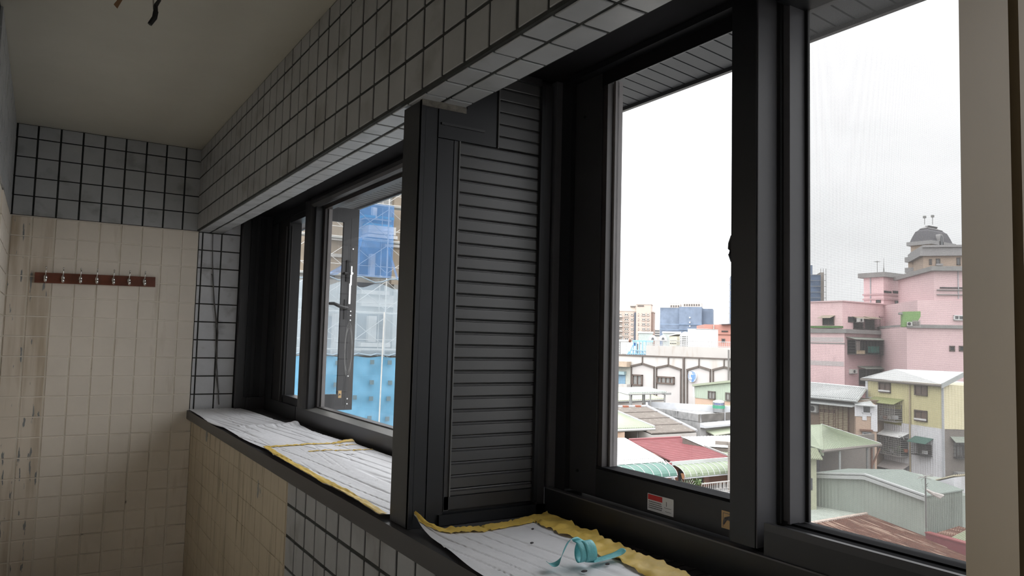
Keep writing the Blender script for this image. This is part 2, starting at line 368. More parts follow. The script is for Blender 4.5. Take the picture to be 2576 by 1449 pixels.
# ------------------------------------------------------------ near window
w1 = struct('window_1', 'near black aluminium window with a fixed pane and an insect screen')
P = lambda mb, n, m, l=None: part(mb, n, m, w1, l)
P(MB().box(1.16, 1.30, .46, 1.656, -.47, -.3925), 'sill_rail', M_alu)
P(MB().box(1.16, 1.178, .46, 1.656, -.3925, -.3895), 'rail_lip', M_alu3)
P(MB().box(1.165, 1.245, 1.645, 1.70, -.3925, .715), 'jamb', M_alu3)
P(MB().box(1.185, 1.245, 1.6, 1.645, -.3925, .715), 'jamb', M_alu)
P(MB().box(1.172, 1.25, .46, 1.6, .70, .715), 'head_rail', M_alu)
P(MB().box(1.20, 1.25, 1.49, 1.6, -.388, .70), 'sash_stile', M_alu2)
P(MB().hexa([(1.20, 1.0, .664), (1.25, 1.0, .690), (1.25, 1.49, .690), (1.20, 1.49, .664)], [(1.20, 1.0, .705), (1.25, 1.0, .705), (1.25, 1.49, .705), (1.20, 1.49, .705)]), 'sash_head', M_matte)
P(MB().box(1.20, 1.25, 1.0, 1.49, -.388, -.318), 'sash_rail', M_alu)
P(MB().box(1.202, 1.25, 1.0, 1.49, -.318, -.312), 'glazing_bead', M_matte)
P(MB().box(1.206, 1.25, 1.474, 1.49, -.312, .672), 'glazing_bead', M_bead)
P(MB().box(1.226, 1.25, 1.4665, 1.474, -.312, .68), 'glass_gasket', mat('grey_gasket', (.16, .15, .15), .5))
P(MB().box(1.232, 1.238, 1.0, 1.4665, -.312, .682), 'pane', M_glass)
# sliding sash stile with the small latch
P(MB().box(1.165, 1.232, .966, 1.027, -.382, .70), 'meeting_stile', M_alu)
P(MB().box(1.168, 1.226, .963, .966, -.382, .70), 'lit_stile_face', M_alu3)  # thin skin that paints the daylit side of the stile lighter
P(MB().tube([(1.172, 1.027, .17), (1.172, 1.0335, .185), (1.172, 1.034, .195), (1.172, 1.0335, .205), (1.172, 1.027, .22)], .006), 'latch', M_rubber)
P(MB().box(1.235, 1.25, .966, 1.0, -.34, .70), 'track_post', M_rubber)
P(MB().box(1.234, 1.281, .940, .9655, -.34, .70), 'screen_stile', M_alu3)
P(MB().box(1.225, 1.234, .955, .963, -.34, .70), 'screen_seal', M_rubber)
P(MB().box(1.281, 1.288, .933, .945, -.34, .70), 'screen_edge', M_rubber)
P(MB().box(1.165, 1.30, .46, .945, -.3925, -.344), 'screen_rail', M_alu)
P(MB().box(1.176, 1.299, .46, .945, -.344, -.3425), 'rail_channel', M_matte)
P(MB().box(1.2325, 1.30, .945, 1.03, -.3925, -.335), 'track_filler', M_rubber)
P(MB().box(1.24, 1.26, .46, .945, -.344, -.339), 'rail_lip', M_matte)
P(MB().box(1.165, 1.175, .46, .945, -.344, -.33), 'rail_lip', M_alu2)
P(MB().box(1.2, 1.30, .46, .945, .685, .70), 'screen_head', M_alu)
P(MB().box(1.284, 1.286, .5, .934, -.34, .685), 'screen_mesh', M_screen, 'grey insect mesh')
P(MB().box(1.165, 1.30, .44, .52, -.39, .70), 'jamb', M_alu)
P(MB().box(1.16, 1.30, -1.3, .46, -.47, -.344), 'sill_rail', M_alu)
P(MB().box(1.16, 1.30, -1.3, .46, .685, .715), 'head_rail', M_alu)
P(MB().box(1.232, 1.238, -1.3, .44, -.344, .685), 'pane', M_glass)
P(MB().box(1.20, 1.27, -.5, -.42, -.344, .685), 'meeting_stile', M_alu)
# printed labels on the bottom rail
lb = P(MB().box(1.1985, 1.2, 1.215, 1.298, -.3805, -.343), 'warning_label', M_label, 'white label with a red heading block')
part(MB().box(1.198, 1.1985, 1.25, 1.296, -.356, -.3445), 'red_heading', M_red, lb)
tx = MB()
for r in range(4):
    yy = 1.294
    while yy > 1.253:
        wd = random.uniform(.002, .0034); tx.box(1.1981, 1.1985, yy - wd, yy, -.3615 - .0045 * r, -.3590 - .0045 * r); yy -= wd + .0012
part(tx, 'small_print', M_ink, lb)
part(MB().box(1.1981, 1.1985, 1.222, 1.244, -.366, -.3652).box(1.1981, 1.1985, 1.222, 1.240, -.374, -.3732).box(1.1981, 1.1985, 1.236, 1.2375, -.362, -.352), 'line_drawing', M_ink, lb)
lb2 = P(MB().box(1.1985, 1.2, 1.03, 1.078, -.372, -.337), 'tan_sticker', M_ltan, 'small tan sticker with a picture of a hand')
part(MB().tube([(1.198, 1.072, -.3635), (1.198, 1.066, -.352), (1.198, 1.056, -.349), (1.198, 1.046, -.355), (1.198, 1.040, -.361)], [.002, .004, .005, .004, .002]), 'hand_print', M_ink, lb2)
part(MB().box(1.1981, 1.1985, 1.034, 1.074, -.3418, -.3408).box(1.1981, 1.1985, 1.073, 1.074, -.369, -.3408), 'sticker_border', M_ink, lb2)
for yy, z in ((1.565, -.335), (1.56, .6)): P(MB().tube([(1.2, yy, z), (1.197, yy, z)], .004, 8), 'screw', M_rubber)

# ------------------------------------------------------------ far window
w2 = struct('window_2', 'far black aluminium window with a fixed pane and a casement opened outwards')
P = lambda mb, n, m, l=None: part(mb, n, m, w2, l)
P(MB().box(1.165, 1.30, 1.757, 3.975, -.47, -.385), 'sill_rail', M_alu2)
P(MB().box(1.165, 1.30, 3.985, 4.64, -.47, -.385), 'sill_rail', M_alu)
P(MB().hexa([(1.165, 1.757, -.385), (1.165, 3.975, -.385), (1.222, 3.975, -.372), (1.222, 1.757, -.372)], [(1.165, 1.757, -.384), (1.165, 3.975, -.384), (1.222, 3.975, -.371), (1.222, 1.757, -.371)]), 'sloped_ledge', mat('lit_grey_ledge', (.17, .17, .16), .35), 'sloped ledge in daylit grey')  # daylight falling on the black ledge put into its grey
P(MB().box(1.175, 1.237, 3.80, 3.935, -.385, .70), 'post', M_alu)
P(MB().lathe((1.185, 3.875, -.385), [(.042, 0), (.042, 1.085)], 14, 1, 1), 'post_cover', M_alu2)
P(MB().box(1.17, 1.25, 1.757, 4.64, .672, .715), 'head_rail', M_alu)
P(MB().tube([(1.185, 1.78, .695), (1.185, 3.85, .695)], .03, 12), 'head_cover', M_alu2)
P(MB().box(1.215, 1.25, 3.775, 3.80, -.372, .672), 'glazing_bead', M_bead)
P(MB().box(1.232, 1.25, 3.765, 3.775, -.372, .672), 'glass_gasket', mat('grey_gasket2', (.2, .19, .19), .5))
P(MB().box(1.215, 1.25, 1.757, 3.775, -.380, -.368), 'glazing_bead', M_bead)
P(MB().box(1.215, 1.25, 1.757, 3.775, .655, .672), 'glazing_bead', M_bead)
P(MB().box(1.233, 1.239, 1.757, 3.77, -.37, .66), 'pane', M_glass)
P(MB().box(1.175, 1.245, 4.29, 4.70, -.385, .70), 'jamb', M_rubber)  # blacker than the other frame parts: weak light here put into the colour
for xx in (1.168, 1.18, 1.192): P(MB().box(xx - .003, xx, 4.275 + (1.2 - xx), 4.29 + (1.2 - xx), -.38, .62), 'jamb_bead', M_bead)
P(MB().box(1.168, 1.175, 4.5, 4.64, -.385, .66), 'jamb_cover', M_alu)
P(MB().box(1.18, 1.245, 4.0, 4.29, -.385, -.345), 'casement_rail', M_alu)
P(MB().box(1.18, 1.245, 4.0, 4.29, .64, .70), 'casement_rail', M_alu)
# the casement leaf, opened outwards square to the wall
lf = thing('casement_leaf', None, None, (1.26, 4.03, -.415)); lf.parent = w2
part(MB().box(1.398, 1.486, 4.005, 4.022, -.412, .712), 'stile', M_alu2, lf)
part(MB().box(1.225, 1.262, 4.005, 4.022, -.412, .712), 'stile', M_alu2, lf)
part(MB().box(1.262, 1.398, 4.005, 4.022, .632, .712), 'rail', M_alu2, lf)
part(MB().box(1.262, 1.398, 4.005, 4.022, -.412, -.325), 'rail', M_alu2, lf)
part(MB().box(1.262, 1.398, 4.012, 4.016, -.325, .632), 'pane', M_glass, lf)
part(MB().tube([(1.425, 4.005, .15), (1.424, 3.975, .152), (1.405, 3.965, .153), (1.375, 3.962, .160), (1.345, 3.962, .172), (1.318, 3.962, .171)], [.009, .009, .0095, .010, .009, .008], 8), 'handle', M_alu, lf)
part(MB().box(1.417, 1.433, 3.998, 4.005, .09, .2), 'handle_plate', M_alu, lf)
part(MB().box(1.42, 1.434, 3.995, 4.005, .30, .42).tube([(1.427, 4.0, .345), (1.405, 3.99, .345)], .008, 6), 'lock_block', M_rubber, lf)
part(MB().box(1.447, 1.4555, 4.0, 4.005, .33, .388).box(1.444, 1.4545, 3.999, 4.005, .28, .34).box(1.440, 1.4515, 4.0, 4.005, .175, .29).tube([(1.452, 4.0, .347), (1.452, 3.993, .347)], .008, 8), 'lock_bar', M_steel, lf, 'bright steel lock bar')
for z in (.485, .135, .112, .085, -.225, -.35, -.378): part(MB().tube([(1.455, 4.006, z), (1.455, 3.999, z)], .0042, 8), 'rivet', M_steel, lf)
part(MB().box(1.404, 1.422, 4.003, 4.005, -.345, -.305), 'tan_sticker', M_ltan, lf)
part(MB().tube([(1.408, 4.002, -.332), (1.412, 4.002, -.322), (1.418, 4.002, -.33)], .0028, 5), 'sticker_print', M_ink, lf)
part(MB().box(1.443, 1.445, 4.003, 4.005, -.40, .66), 'groove_strip', mat('grey_edge', (.12, .12, .12)), lf)
# oval wash marks on the fixed pane
rg = MB()
for a, b in ((.051, .128), (.045, .112), (.0435, .103)):
    c = on(875.5, 880, x=1.2305); rg.tube([(1.2315, c.y + a * math.cos(q * math.pi / 20), c.z + b * math.sin(q * math.pi / 20)) for q in range(41)], .0007, 4, cap=False)
P(rg, 'wash_mark', mat('dried_film', (.5, .5, .5), .6, alpha=.75), 'oval dried wash rings')

# eaves outside above the windows
ev = thing('eave_canopy', 'slatted grey eave canopy outside, over the windows', 'canopy', (1.3, 2.5, .9))
e0 = None; y = .3; zf = lambda x: .893 - .1 * (x - 1.31)
while y < 7.6:
    if e0 is None:
        e0 = MB().hexa([(1.31, y, zf(1.31)), (1.735, y, zf(1.735)), (1.735, y + .049, zf(1.735)), (1.31, y + .049, zf(1.31))], [(1.31, y, zf(1.31) + .012), (1.735, y, zf(1.735) + .012), (1.735, y + .049, zf(1.735) + .012), (1.31, y + .049, zf(1.31) + .012)]).build('slat', M_eave, ev); y00 = y
    else: c = e0.copy(); C.objects.link(c); c.location = (0, y - y00, 0)
    y += .055
part(MB().box(1.25, 1.75, .25, 7.65, .91, .95), 'top_board', M_rubber, ev)
part(MB().box(1.735, 1.75, .25, 7.65, .838, .95), 'fascia', M_alu2, ev)

# ------------------------------------------------------------ beige post beside the viewer, end of the balcony behind
d1 = struct('trim_2', 'beige painted upright with a black rubber seal at the edge of the near window')
part(MB().hexa([(.797, .40, -.459), (.909, .40, -.459), (.909, .45, -.459), (.903, .45, -.459)], [(.803, .40, .598), (.909, .40, .598), (.909, .45, .598), (.909, .45, .598)]), 'jamb_face', M_door, d1)
part(MB().box(.909, .929, .425, .45, -.459, .598), 'rubber_seal', M_rubber, d1, 'black rubber seal')
part(MB().box(.929, .985, .398, .45, -.459, .598), 'jamb_return', M_door, d1)
wb = struct('wall_back', 'plain beige end wall of the balcony behind the viewer')
part(MB().box(-.3, 1.35, -1.45, -1.3, -1.45, 1.3), 'wall_face', M_room, wb)

# ------------------------------------------------------------ hook rack
hr = thing('hook_rack', 'dark red-brown wooden rack with seven chrome coat hooks on the beige end wall', 'coat rack', (.245, 4.70, .24))
part(MB().hexa([(-.047, 4.692, .238), (.537, 4.692, .249), (.537, 4.71, .249), (-.047, 4.71, .238)], [(-.047, 4.692, .293), (.535, 4.692, .305), (.535, 4.71, .305), (-.047, 4.71, .293)]), 'board', M_rack, hr)
def egg(c, rx, ry, rz, n=10, m=7):
    b = MB(); i0 = 0
    for j in range(m + 1):
        a = math.pi * j / m; b.v += [Vector(c) + Vector((rx * math.sin(a) * math.cos(2 * math.pi * q / n), ry * math.sin(a) * math.sin(2 * math.pi * q / n), -rz * math.cos(a))) for q in range(n)]
    for j in range(m):
        for q in range(n):
            k = (q + 1) % n; b.f.append((j * n + q, j * n + k, (j + 1) * n + k, (j + 1) * n + q))
    return b
h0 = None
for i, hx in enumerate((.002, .082, .164, .242, .323, .401, .479)):
    if h0 is None:
        zb = .266; b = egg((hx, 4.69, zb), .0095, .006, .02)
        b2 = egg((hx, 4.662, zb - .012), .0085, .0085, .013); o_ = len(b.v); b.v += b2.v; b.f += [tuple(q + o_ for q in f) for f in b2.f]
        b.tube([(hx, 4.69, zb), (hx, 4.672, zb - .02), (hx, 4.662, zb - .012)], .004, 6)
        b.tube([(hx, 4.69, zb + .006), (hx, 4.672, zb + .02), (hx, 4.664, zb + .05)], [.0045, .0035, .003], 6)
        b3 = egg((hx, 4.664, zb + .054), .0048, .0048, .0055, 8, 5); o_ = len(b.v); b.v += b3.v; b.f += [tuple(q + o_ for q in f) for f in b3.f]
        h0 = b.build('hook', M_chrome, hr, smooth=True); h0['label'] = 'chrome double hook'; hx0 = hx
    else: c = h0.copy(); C.objects.link(c); c.location = (hx - hx0, 0, .0105 * (hx - hx0) / .5)
# loose cable hanging on the tiled strip
cb = MB().tube([(.833, 4.70, .585), (.84, 4.70, .42), (.852, 4.699, .28), (.858, 4.695, .18), (.875, 4.697, .07), (.885, 4.70, -.1), (.905, 4.70, -.30), (.915, 4.70, -.40), (.918, 4.70, -.43)], .003, 5)
cb.tube([(.838, 4.699, .345), (.843, 4.695, .335), (.862, 4.694, .17), (.89, 4.694, .0), (.892, 4.695, -.15), (.888, 4.697, -.24), (.913, 4.698, -.36)], .0035, 5)
tag(cb.build('cable', mat('dusty_cable', (.13, .125, .12), .7)), 'thin dusty cable hanging down the grey tiled strip beside the far window', 'cable')
hc = thing('ceiling_wires', 'cut black taped wires and a brown tag hanging from the ceiling', 'wires', (.16, 2.3, 1.085))
part(MB().tube([(.19, 2.3, 1.09), (.21, 2.25, .97), (.222, 2.22, .91), (.212, 2.205, .885), (.213, 2.2, .868)], [.004, .004, .005, .006, .006], 6).tube([(.213, 2.2, .868), (.211, 2.2, .85), (.2, 2.2, .829)], [.0075, .0075, .0065], 6), 'taped_wire', M_rubber, hc)
part(MB().tube([(.20, 2.31, 1.09), (.205, 2.24, .95), (.209, 2.21, .875)], .0022, 5), 'thin_wire', mat('white_wire', (.5, .48, .42)), hc)
part(MB().hexa([(.112, 2.2, .862), (.121, 2.2, .853), (.132, 2.2, .88), (.124, 2.2, .884)], [(.112, 2.204, .862), (.121, 2.204, .853), (.132, 2.204, .88), (.124, 2.204, .884)]).tube([(.128, 2.202, .88), (.14, 2.25, .97), (.15, 2.3, 1.09)], .002, 5), 'brown_tag', mat('brown_paper', (.30, .17, .09), .8), hc)

# ------------------------------------------------------------ protective sheets on the sill
def crv(pts):
    def f(t):
        for a, b in zip(pts, pts[1:]):
            if t <= b[0]: q = (t - a[0]) / (b[0] - a[0]); q = q * q * (3 - 2 * q) * .5 + q * .5; return a[1] + (b[1] - a[1]) * q
        return pts[-1][1]
    return f
def sheet(name, y0, y1, left, right, base, label, lift=None, nu=110, nv=130, sag=None, par=None, seed=0, amp=1):
    L, R_ = crv(left), crv(right)
    def fn(a, b):
        y = y0 + (y1 - y0) * b; x = L(y) + (R_(y) - L(y)) * a
        wx = x + .012 * noise.noise(Vector((y * 2.5, x * 3, seed)))
        n = noise.noise(Vector((wx * 9 + seed, y * 1.3, seed))) ; r = abs(noise.noise(Vector((wx * 17 + y * 1.6 + seed, y * .5, 3.1 + seed)))); r2 = abs(noise.noise(Vector((wx * 30 - y * 2.4, y * 1.1 + seed, 8.1))))
        fine = noise.noise(Vector((x * 70, y * 25, seed)))
        z = base + amp * (.004 + .004 * n - .0035 * max(0, .07 - r) / .07 - .0018 * max(0, .05 - r2) / .05 * (n > 0) + .0003 * fine)
        z = max(z, -.4552)
        if lift: z += lift(x, y, a, b)
        return (x + .0015 * noise.noise(Vector((y * 22, seed, 1))), y, z)
    m = MB().grid(nu, nv, fn); o = m.build(name, M_sheet, par, smooth=True)
    return o, fn
def strip(fn, pth, w, name, mt, par, label=None, n=60, dz=.0016, jit=.25, lift=0):
    """a tape strip laid along the sheet edge: pth(t) -> (a, b) centre line and inward direction"""
    m = MB()
    def g(a, b):
        (a0, b0), (da, db) = pth(b); k = (a - .5) * 2 * w * (1 + jit * noise.noise(Vector((b * 14, a * 2, len(name)))))
        p = Vector(fn(min(max(a0 + da * k, -.4), 1.4), min(max(b0 + db * k, -.2), 1.2))); p.z += dz + .004 * abs(noise.noise(Vector((b * 25, a * 3, 2.2)))) * (1 + lift * 3) + lift * .004 * a
        return p
    m.grid(5, n, g); return part(m, name, mt, par, label, smooth=True)
s1 = thing('foam_sheet', 'wrinkled silver protective sheet at the far end of the sill by the tiled strip', 'sheet', (.92, 3.8, -.456), group='protective sheets on the sill')
o1, f1 = sheet('film', 2.92, 4.685, [(2.92, .772), (3.3, .752), (3.74, .757), (4.0, .735), (4.3, .745), (4.685, .748)], [(2.92, 1.12), (3.02, 1.128), (3.4, 1.10), (3.75, 1.12), (3.83, 1.075), (4.2, 1.06), (4.5, 1.05), (4.685, 1.03)], -.4545, '', par=s1, seed=1,
    lift=lambda x, y, a, b: .006 * math.exp(-((y - 3.76) / .02) ** 2) * (a > .2) + .012 * math.exp(-((y - 3.78) / .03) ** 2 - ((a - 1) / .07) ** 2))
s2 = thing('foam_sheet', 'silver protective sheet edged with yellow tape, between the far sheet and the black post', 'sheet', (.93, 2.4, -.452), group='protective sheets on the sill')
o2, f2 = sheet('film', 1.775, 3.03, [(1.775, .742), (2.0, .752), (2.4, .745), (2.8, .752), (3.03, .765)], [(1.775, 1.12), (2.3, 1.135), (2.7, 1.13), (3.03, 1.13)], -.4515, '', par=s2, seed=5,
    lift=lambda x, y, a, b: .002 + .012 * math.exp(-((y - 3.03) / .04) ** 2 - ((a - 1) / .15) ** 2))
strip(f2, lambda t: ((.03, t), (1, 0)), .03, 'yellow_tape', M_mask, s2, 'yellow tape', 90)
strip(f2, lambda t: ((t, .985), (0, 1)), .012, 'yellow_tape', M_mask, s2, 'yellow tape', 60)
strip(f2, lambda t: ((.35 + .65 * t, .84 - .03 * t), (0, 1)), .006, 'yellow_tape', M_mask, s2, 'yellow tape', 50)
strip(f2, lambda t: ((.72 + .25 * t, .93), (0, 1)), .004, 'yellow_tape', M_mask, s2, 'yellow tape', 20)
s3 = thing('foam_sheet', 'silver protective sheet with crumpled yellow taped edges below the near window', 'sheet', (.93, 1.2, -.45), group='protective sheets on the sill')
def far3(a): return 1.60 + 0
def fn3(a, b):
    # far edge runs from the curled corner at the post to the frame corner
    ex = [(0, (.783, 1.672)), (.12, (.80, 1.60)), (.4, (.90, 1.575)), (.75, (1.03, 1.585)), (1, (1.128, 1.60))]
    for q in range(len(ex) - 1):
        if a <= ex[q + 1][0] + 1e-9 or q == len(ex) - 2:
            t = (a - ex[q][0]) / (ex[q + 1][0] - ex[q][0]); fx = ex[q][1][0] + (ex[q + 1][1][0] - ex[q][1][0]) * t; fy = ex[q][1][1] + (ex[q + 1][1][1] - ex[q][1][1]) * t; break
    ny = .70 + .06 * a
    lx = crv([(0, .735), (.35, .728), (.6, .742), (.8, .768), (.92, .778), (1, .783)])(b); rx = crv([(0, 1.075), (.35, 1.083), (.6, 1.098), (.85, 1.12), (1, 1.128)])(b)
    x = lx + (rx - lx) * a; x = x + (fx - (.783 + (1.128 - .783) * a)) * max(0, (b - .8) / .2); y = ny + (fy - ny) * b
    wx = x + .010 * noise.noise(Vector((y * 2.5, x * 3, 6))); n = noise.noise(Vector((wx * 9 + 9, y * 1.3, 7))); r = abs(noise.noise(Vector((wx * 24 + y * 2.2, y * .6, 4.4))))
    z = -.452 + .003 * n - .004 * max(0, .08 - r) / .08 + .0003 * noise.noise(Vector((x * 70, y * 30, 1)))
    z = max(z, -.4552) + .036 * max(0, (b - .86) / .14) ** 2 * max(0, 1 - a / .22) ** 1.5 + .003 * max(0, (b - .8) / .2) * max(0, (a - .55) / .45) + .002 * max(0, (a - .8) / .2)
    return Vector((x, y, z))
part(MB().grid(110, 120, fn3), 'film', M_sheet, s3, smooth=True)
strip(fn3, lambda t: ((t, .978), (0, 1)), .026, 'yellow_tape', M_mask, s3, 'yellow tape', 70, lift=.3)
strip(fn3, lambda t: ((.915, 1 - t), (1, 0)), .095, 'yellow_tape', M_mask, s3, 'crumpled yellow tape', 120, lift=.8, jit=.5)
# curled teal tape lying on the near sheet
tt = thing('teal_tape', 'curled strip of teal masking tape lying on the near silver sheet', 'tape', (.95, 1.21, -.445))
Cn = on(1462, 1418, z=-.445); e1 = (on(1553, 1400, z=-.445) - on(1367, 1422, z=-.445)); e1.z = 0; e1.normalize(); e2 = Vector((-e1.y, e1.x, 0))
path = []; G = lambda a, b, c, wv: path.append((Cn + e1 * a + e2 * b + Z * c, wv.normalized()))
wv0 = (e2 * 1 + e1 * .15)
G(-.078, .0, .012, wv0); G(-.07, .0, .003, wv0); G(-.055, 0, .004, wv0); G(-.046, 0, .014, wv0 + e1 * .6); G(-.038, .0, .034, e2 + e1 * .9); G(-.028, 0, .05, e2 + e1 * 1.1); G(-.017, -.003, .054, e2 + e1 * 1.5)
for q in range(22):
    a = math.pi * .62 - q * math.pi * 2 * 1.55 / 21
    G(-.006 + .024 * q / 21, -.019 * math.cos(a) , .024 + .021 * math.sin(a), e1 + e2 * .12)
G(.028, .0, .002, e1 * .3 + e2); G(.05, .004, .003, e2); G(.075, .008, .005, e2); G(.1, .012, .008, e2); G(.112, .013, .016, e2)
rb = MB(); W2 = .0125
i0 = 0
for p, wv in path: rb.v += [p - wv * W2, p + wv * W2]
for q in range(len(path) - 1): rb.f.append((2 * q, 2 * q + 1, 2 * q + 3, 2 * q + 2))
tp = part(rb, 'ribbon', M_teal, tt, smooth=True)
md = tp.modifiers.new('sub', 'SUBSURF'); md.levels = md.render_levels = 2
md = tp.modifiers.new('sol', 'SOLIDIFY'); md.thickness = .0004
for (u, v), sz in (((1528, 1418), .006), ((1470, 1436), .008), ((1338, 1365), .005), ((1190 + 150, 1330), .004)):
    p = on(u, v, z=-.4465); b = egg((p.x, p.y, -.447), sz, sz * .5, .0022, 7, 5)
    tag(b.build('paint_flake', mat('dark_flake', (.06, .055, .06), .8)), {1528: 'dark paint flake beside the tail of the teal tape', 1470: 'dark paint flake in front of the teal tape coil', 1338: 'small dark crumb at mid width of the near sheet'}.get(u, 'tiny crumb near the back of the near sheet'), 'debris', group='flakes on the near sheet')

# ============================================================ the town outside
def gable(v): return v
M_conc = mat('pale_concrete', (.34, .325, .31), .85, var=.06, scale=.8, mask=[((.27, .23, .19), .58, .8, (1.2, 1.2, .25))])
M_hall = mat('hall_render', (.40, .385, .375), .8, var=.05, scale=.7, mask=[((.30, .26, .22), .62, .85, (.9, .9, .2))])
M_hallin = mat('hall_panel', (.385, .365, .36), .85, var=.04, scale=.6)
M_mould = mat('brown_moulding', (.085, .07, .062), .8, var=.2, scale=3)
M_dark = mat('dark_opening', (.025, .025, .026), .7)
M_pane = mat('window_pane', (.06, .065, .07), .12, var=.3, scale=1.5, spec=.7)
M_pane2 = mat('grey_window_pane', (.17, .17, .165), .2, var=.25, scale=2)
M_frame_d = mat('dark_window_frame', (.07, .06, .055), .5)
M_frame_w = mat('white_window_frame', (.55, .55, .55), .5)
M_brownf = mat('brown_window_frame', (.085, .062, .052), .6)
M_white = mat('white_sheet_metal', (.62, .63, .63), .5, var=.05, scale=1.2)
M_whitew = mat('white_house_wall', (.55, .55, .57), .7, var=.06, scale=.8, mask=[((.25, .24, .23), .6, .85, (1, 1, .25))])
M_blue = mat('hazy_blue_scaffold_net', (.14, .175, .235), .85, var=.22, scale=.25)  # raised and greyed: distance haze put into the net colour
M_tan = mat('hazy_beige_apartment_wall', (.42, .34, .295), .85, var=.06, scale=.1)  # paler: distance haze put into the wall colour
M_tanl = mat('pale_apartment_trim', (.44, .39, .35), .85)
M_redw = mat('red_brown_wall', (.34, .17, .14), .85, var=.08, scale=.4)
M_pink = mat('pink_wall_tile', (.66, .47, .48), .7, var=.07, scale=.6, mask=[((.20, .15, .15), .6, .85, (.6, .6, .2))])
M_pinkd = mat('shaded_weathered_pink_wall', (.47, .32, .33), .75, var=.12, scale=.5, mask=[((.12, .09, .09), .55, .82, (.5, .5, .25))])  # shade of the less lit front put into a darker pink, besides weathering
M_pinkl = mat('bright_pink_wall', (.58, .42, .43), .7, var=.07, scale=.3)
M_ledge = mat('grey_ledge_stone', (.22, .215, .21), .85, var=.15, scale=1)
M_brick = mat('brown_tower_brick', (.33, .255, .20), .8, var=.12, scale=1)
M_slate = mat('slate_roof', (.075, .072, .08), .7, var=.12, scale=2)
M_stone = mat('tower_stone', (.24, .235, .235), .8)
M_green2 = mat('hip_roof_sheet', (.27, .31, .22), .55, var=.06, scale=.8)
M_green = mat('pale_green_sheet', (.23, .255, .19), .55, var=.05, scale=.8)
M_greenw = mat('mint_wall_sheet', (.29, .34, .28), .6, var=.05, scale=.7)
M_greenl = mat('lime_pale_roof', (.25, .27, .18), .6, var=.05, scale=.6)
M_shedw = mat('celadon_wall_sheet', (.27, .30, .265), .6, var=.05, scale=.6, mask=[((.2, .22, .19), .6, .85, (1.2, 1.2, .2))])
M_shedr = mat('celadon_roof_sheet', (.24, .275, .25), .55, var=.06, scale=.8)
M_peach = mat('peach_wall', (.40, .29, .22), .8, var=.05, scale=.7)
M_yellow = mat('yellow_wall_sheet', (.50, .46, .27), .6, var=.05, scale=.7)
M_yellow2 = mat('pale_yellow_wall_sheet', (.60, .55, .38), .6, var=.05, scale=.7)
M_galv = mat('galvanised_sheet', (.36, .375, .37), .45, var=.06, scale=1, mask=[((.25, .25, .24), .6, .8, (1.5, 1.5, 3))])
M_post = mat('grey_steel_post', (.19, .19, .185), .6)
M_rust = mat('rusty_sheet', (.125, .052, .032), .85, var=.25, scale=2.5, mask=[((.42, .30, .23), .53, .66, (9, .5, 1))])
M_rustp = mat('rusty_post', (.14, .07, .045), .85)
M_brownroof = mat('brown_fibre_roof', (.155, .135, .12), .9, var=.16, scale=3, mask=[((.26, .24, .22), .6, .75, (3, 3, 3))])
M_redroof = mat('red_roof_sheet', (.20, .07, .075), .55, var=.08, scale=1.2)
M_teala = mat('teal_awning_sheet', (.045, .105, .085), .5, var=.1, scale=1)
M_sage = mat('sage_awning_sheet', (.135, .165, .11), .55, var=.1, scale=1)
M_old = mat('weathered_concrete', (.20, .20, .20), .9, var=.28, scale=1.5, mask=[((.06, .06, .06), .55, .72, (2.5, 2.5, .8))])
M_oldl = mat('pale_weathered_concrete', (.36, .37, .39), .9, var=.15, scale=1)
M_stain = mat('black_stained_concrete', (.085, .08, .075), .9, var=.4, scale=1.5)
M_brickr = mat('red_brick', (.24, .085, .05), .85, var=.15, scale=6)
M_leaf = mat('plant_leaf', (.075, .12, .04), .6, var=.45, scale=7)
M_pot = mat('clay_pot', (.34, .17, .09), .8)
M_tank = mat('stainless_tank', (.36, .37, .38), .28, .9, var=.06)
M_greenband = mat('green_band', (.03, .20, .12), .5)
M_ac = mat('white_ac_case', (.42, .42, .40), .6)
M_olive = mat('olive_awning_sheet', (.20, .215, .09), .6)
M_bar = mat('grey_window_bars', (.30, .29, .28), .5)
M_bard = mat('dark_window_bars', (.05, .047, .045), .6)
M_lightblue = mat('light_blue_steel', (.20, .38, .55), .5)
M_bluesh = mat('blue_shutter', (.13, .22, .30), .5)
M_grn = mat('green_panel', (.15, .26, .09), .6)
M_khaki = mat('khaki_louvre', (.33, .275, .185), .6, var=.06)
M_brownw = mat('brown_stained_wall', (.17, .12, .085), .85, var=.2, scale=1, mask=[((.08, .07, .06), .55, .8, (.8, .8, .3))])
M_gbrown = mat('grey_brown_wall', (.17, .15, .135), .85, var=.12, scale=.7)
M_wire = mat('white_cable', (.5, .5, .48), .6)
M_pole = mat('old_pole', (.12, .115, .11), .8)
gr = MB().box(-250, 1500, -250, 1500, -14.6, -14).build('ground', mat('street_ground', (.17, .165, .16), .9, scale=.3)); tag(gr, 'grey ground between the houses below', kind='structure')

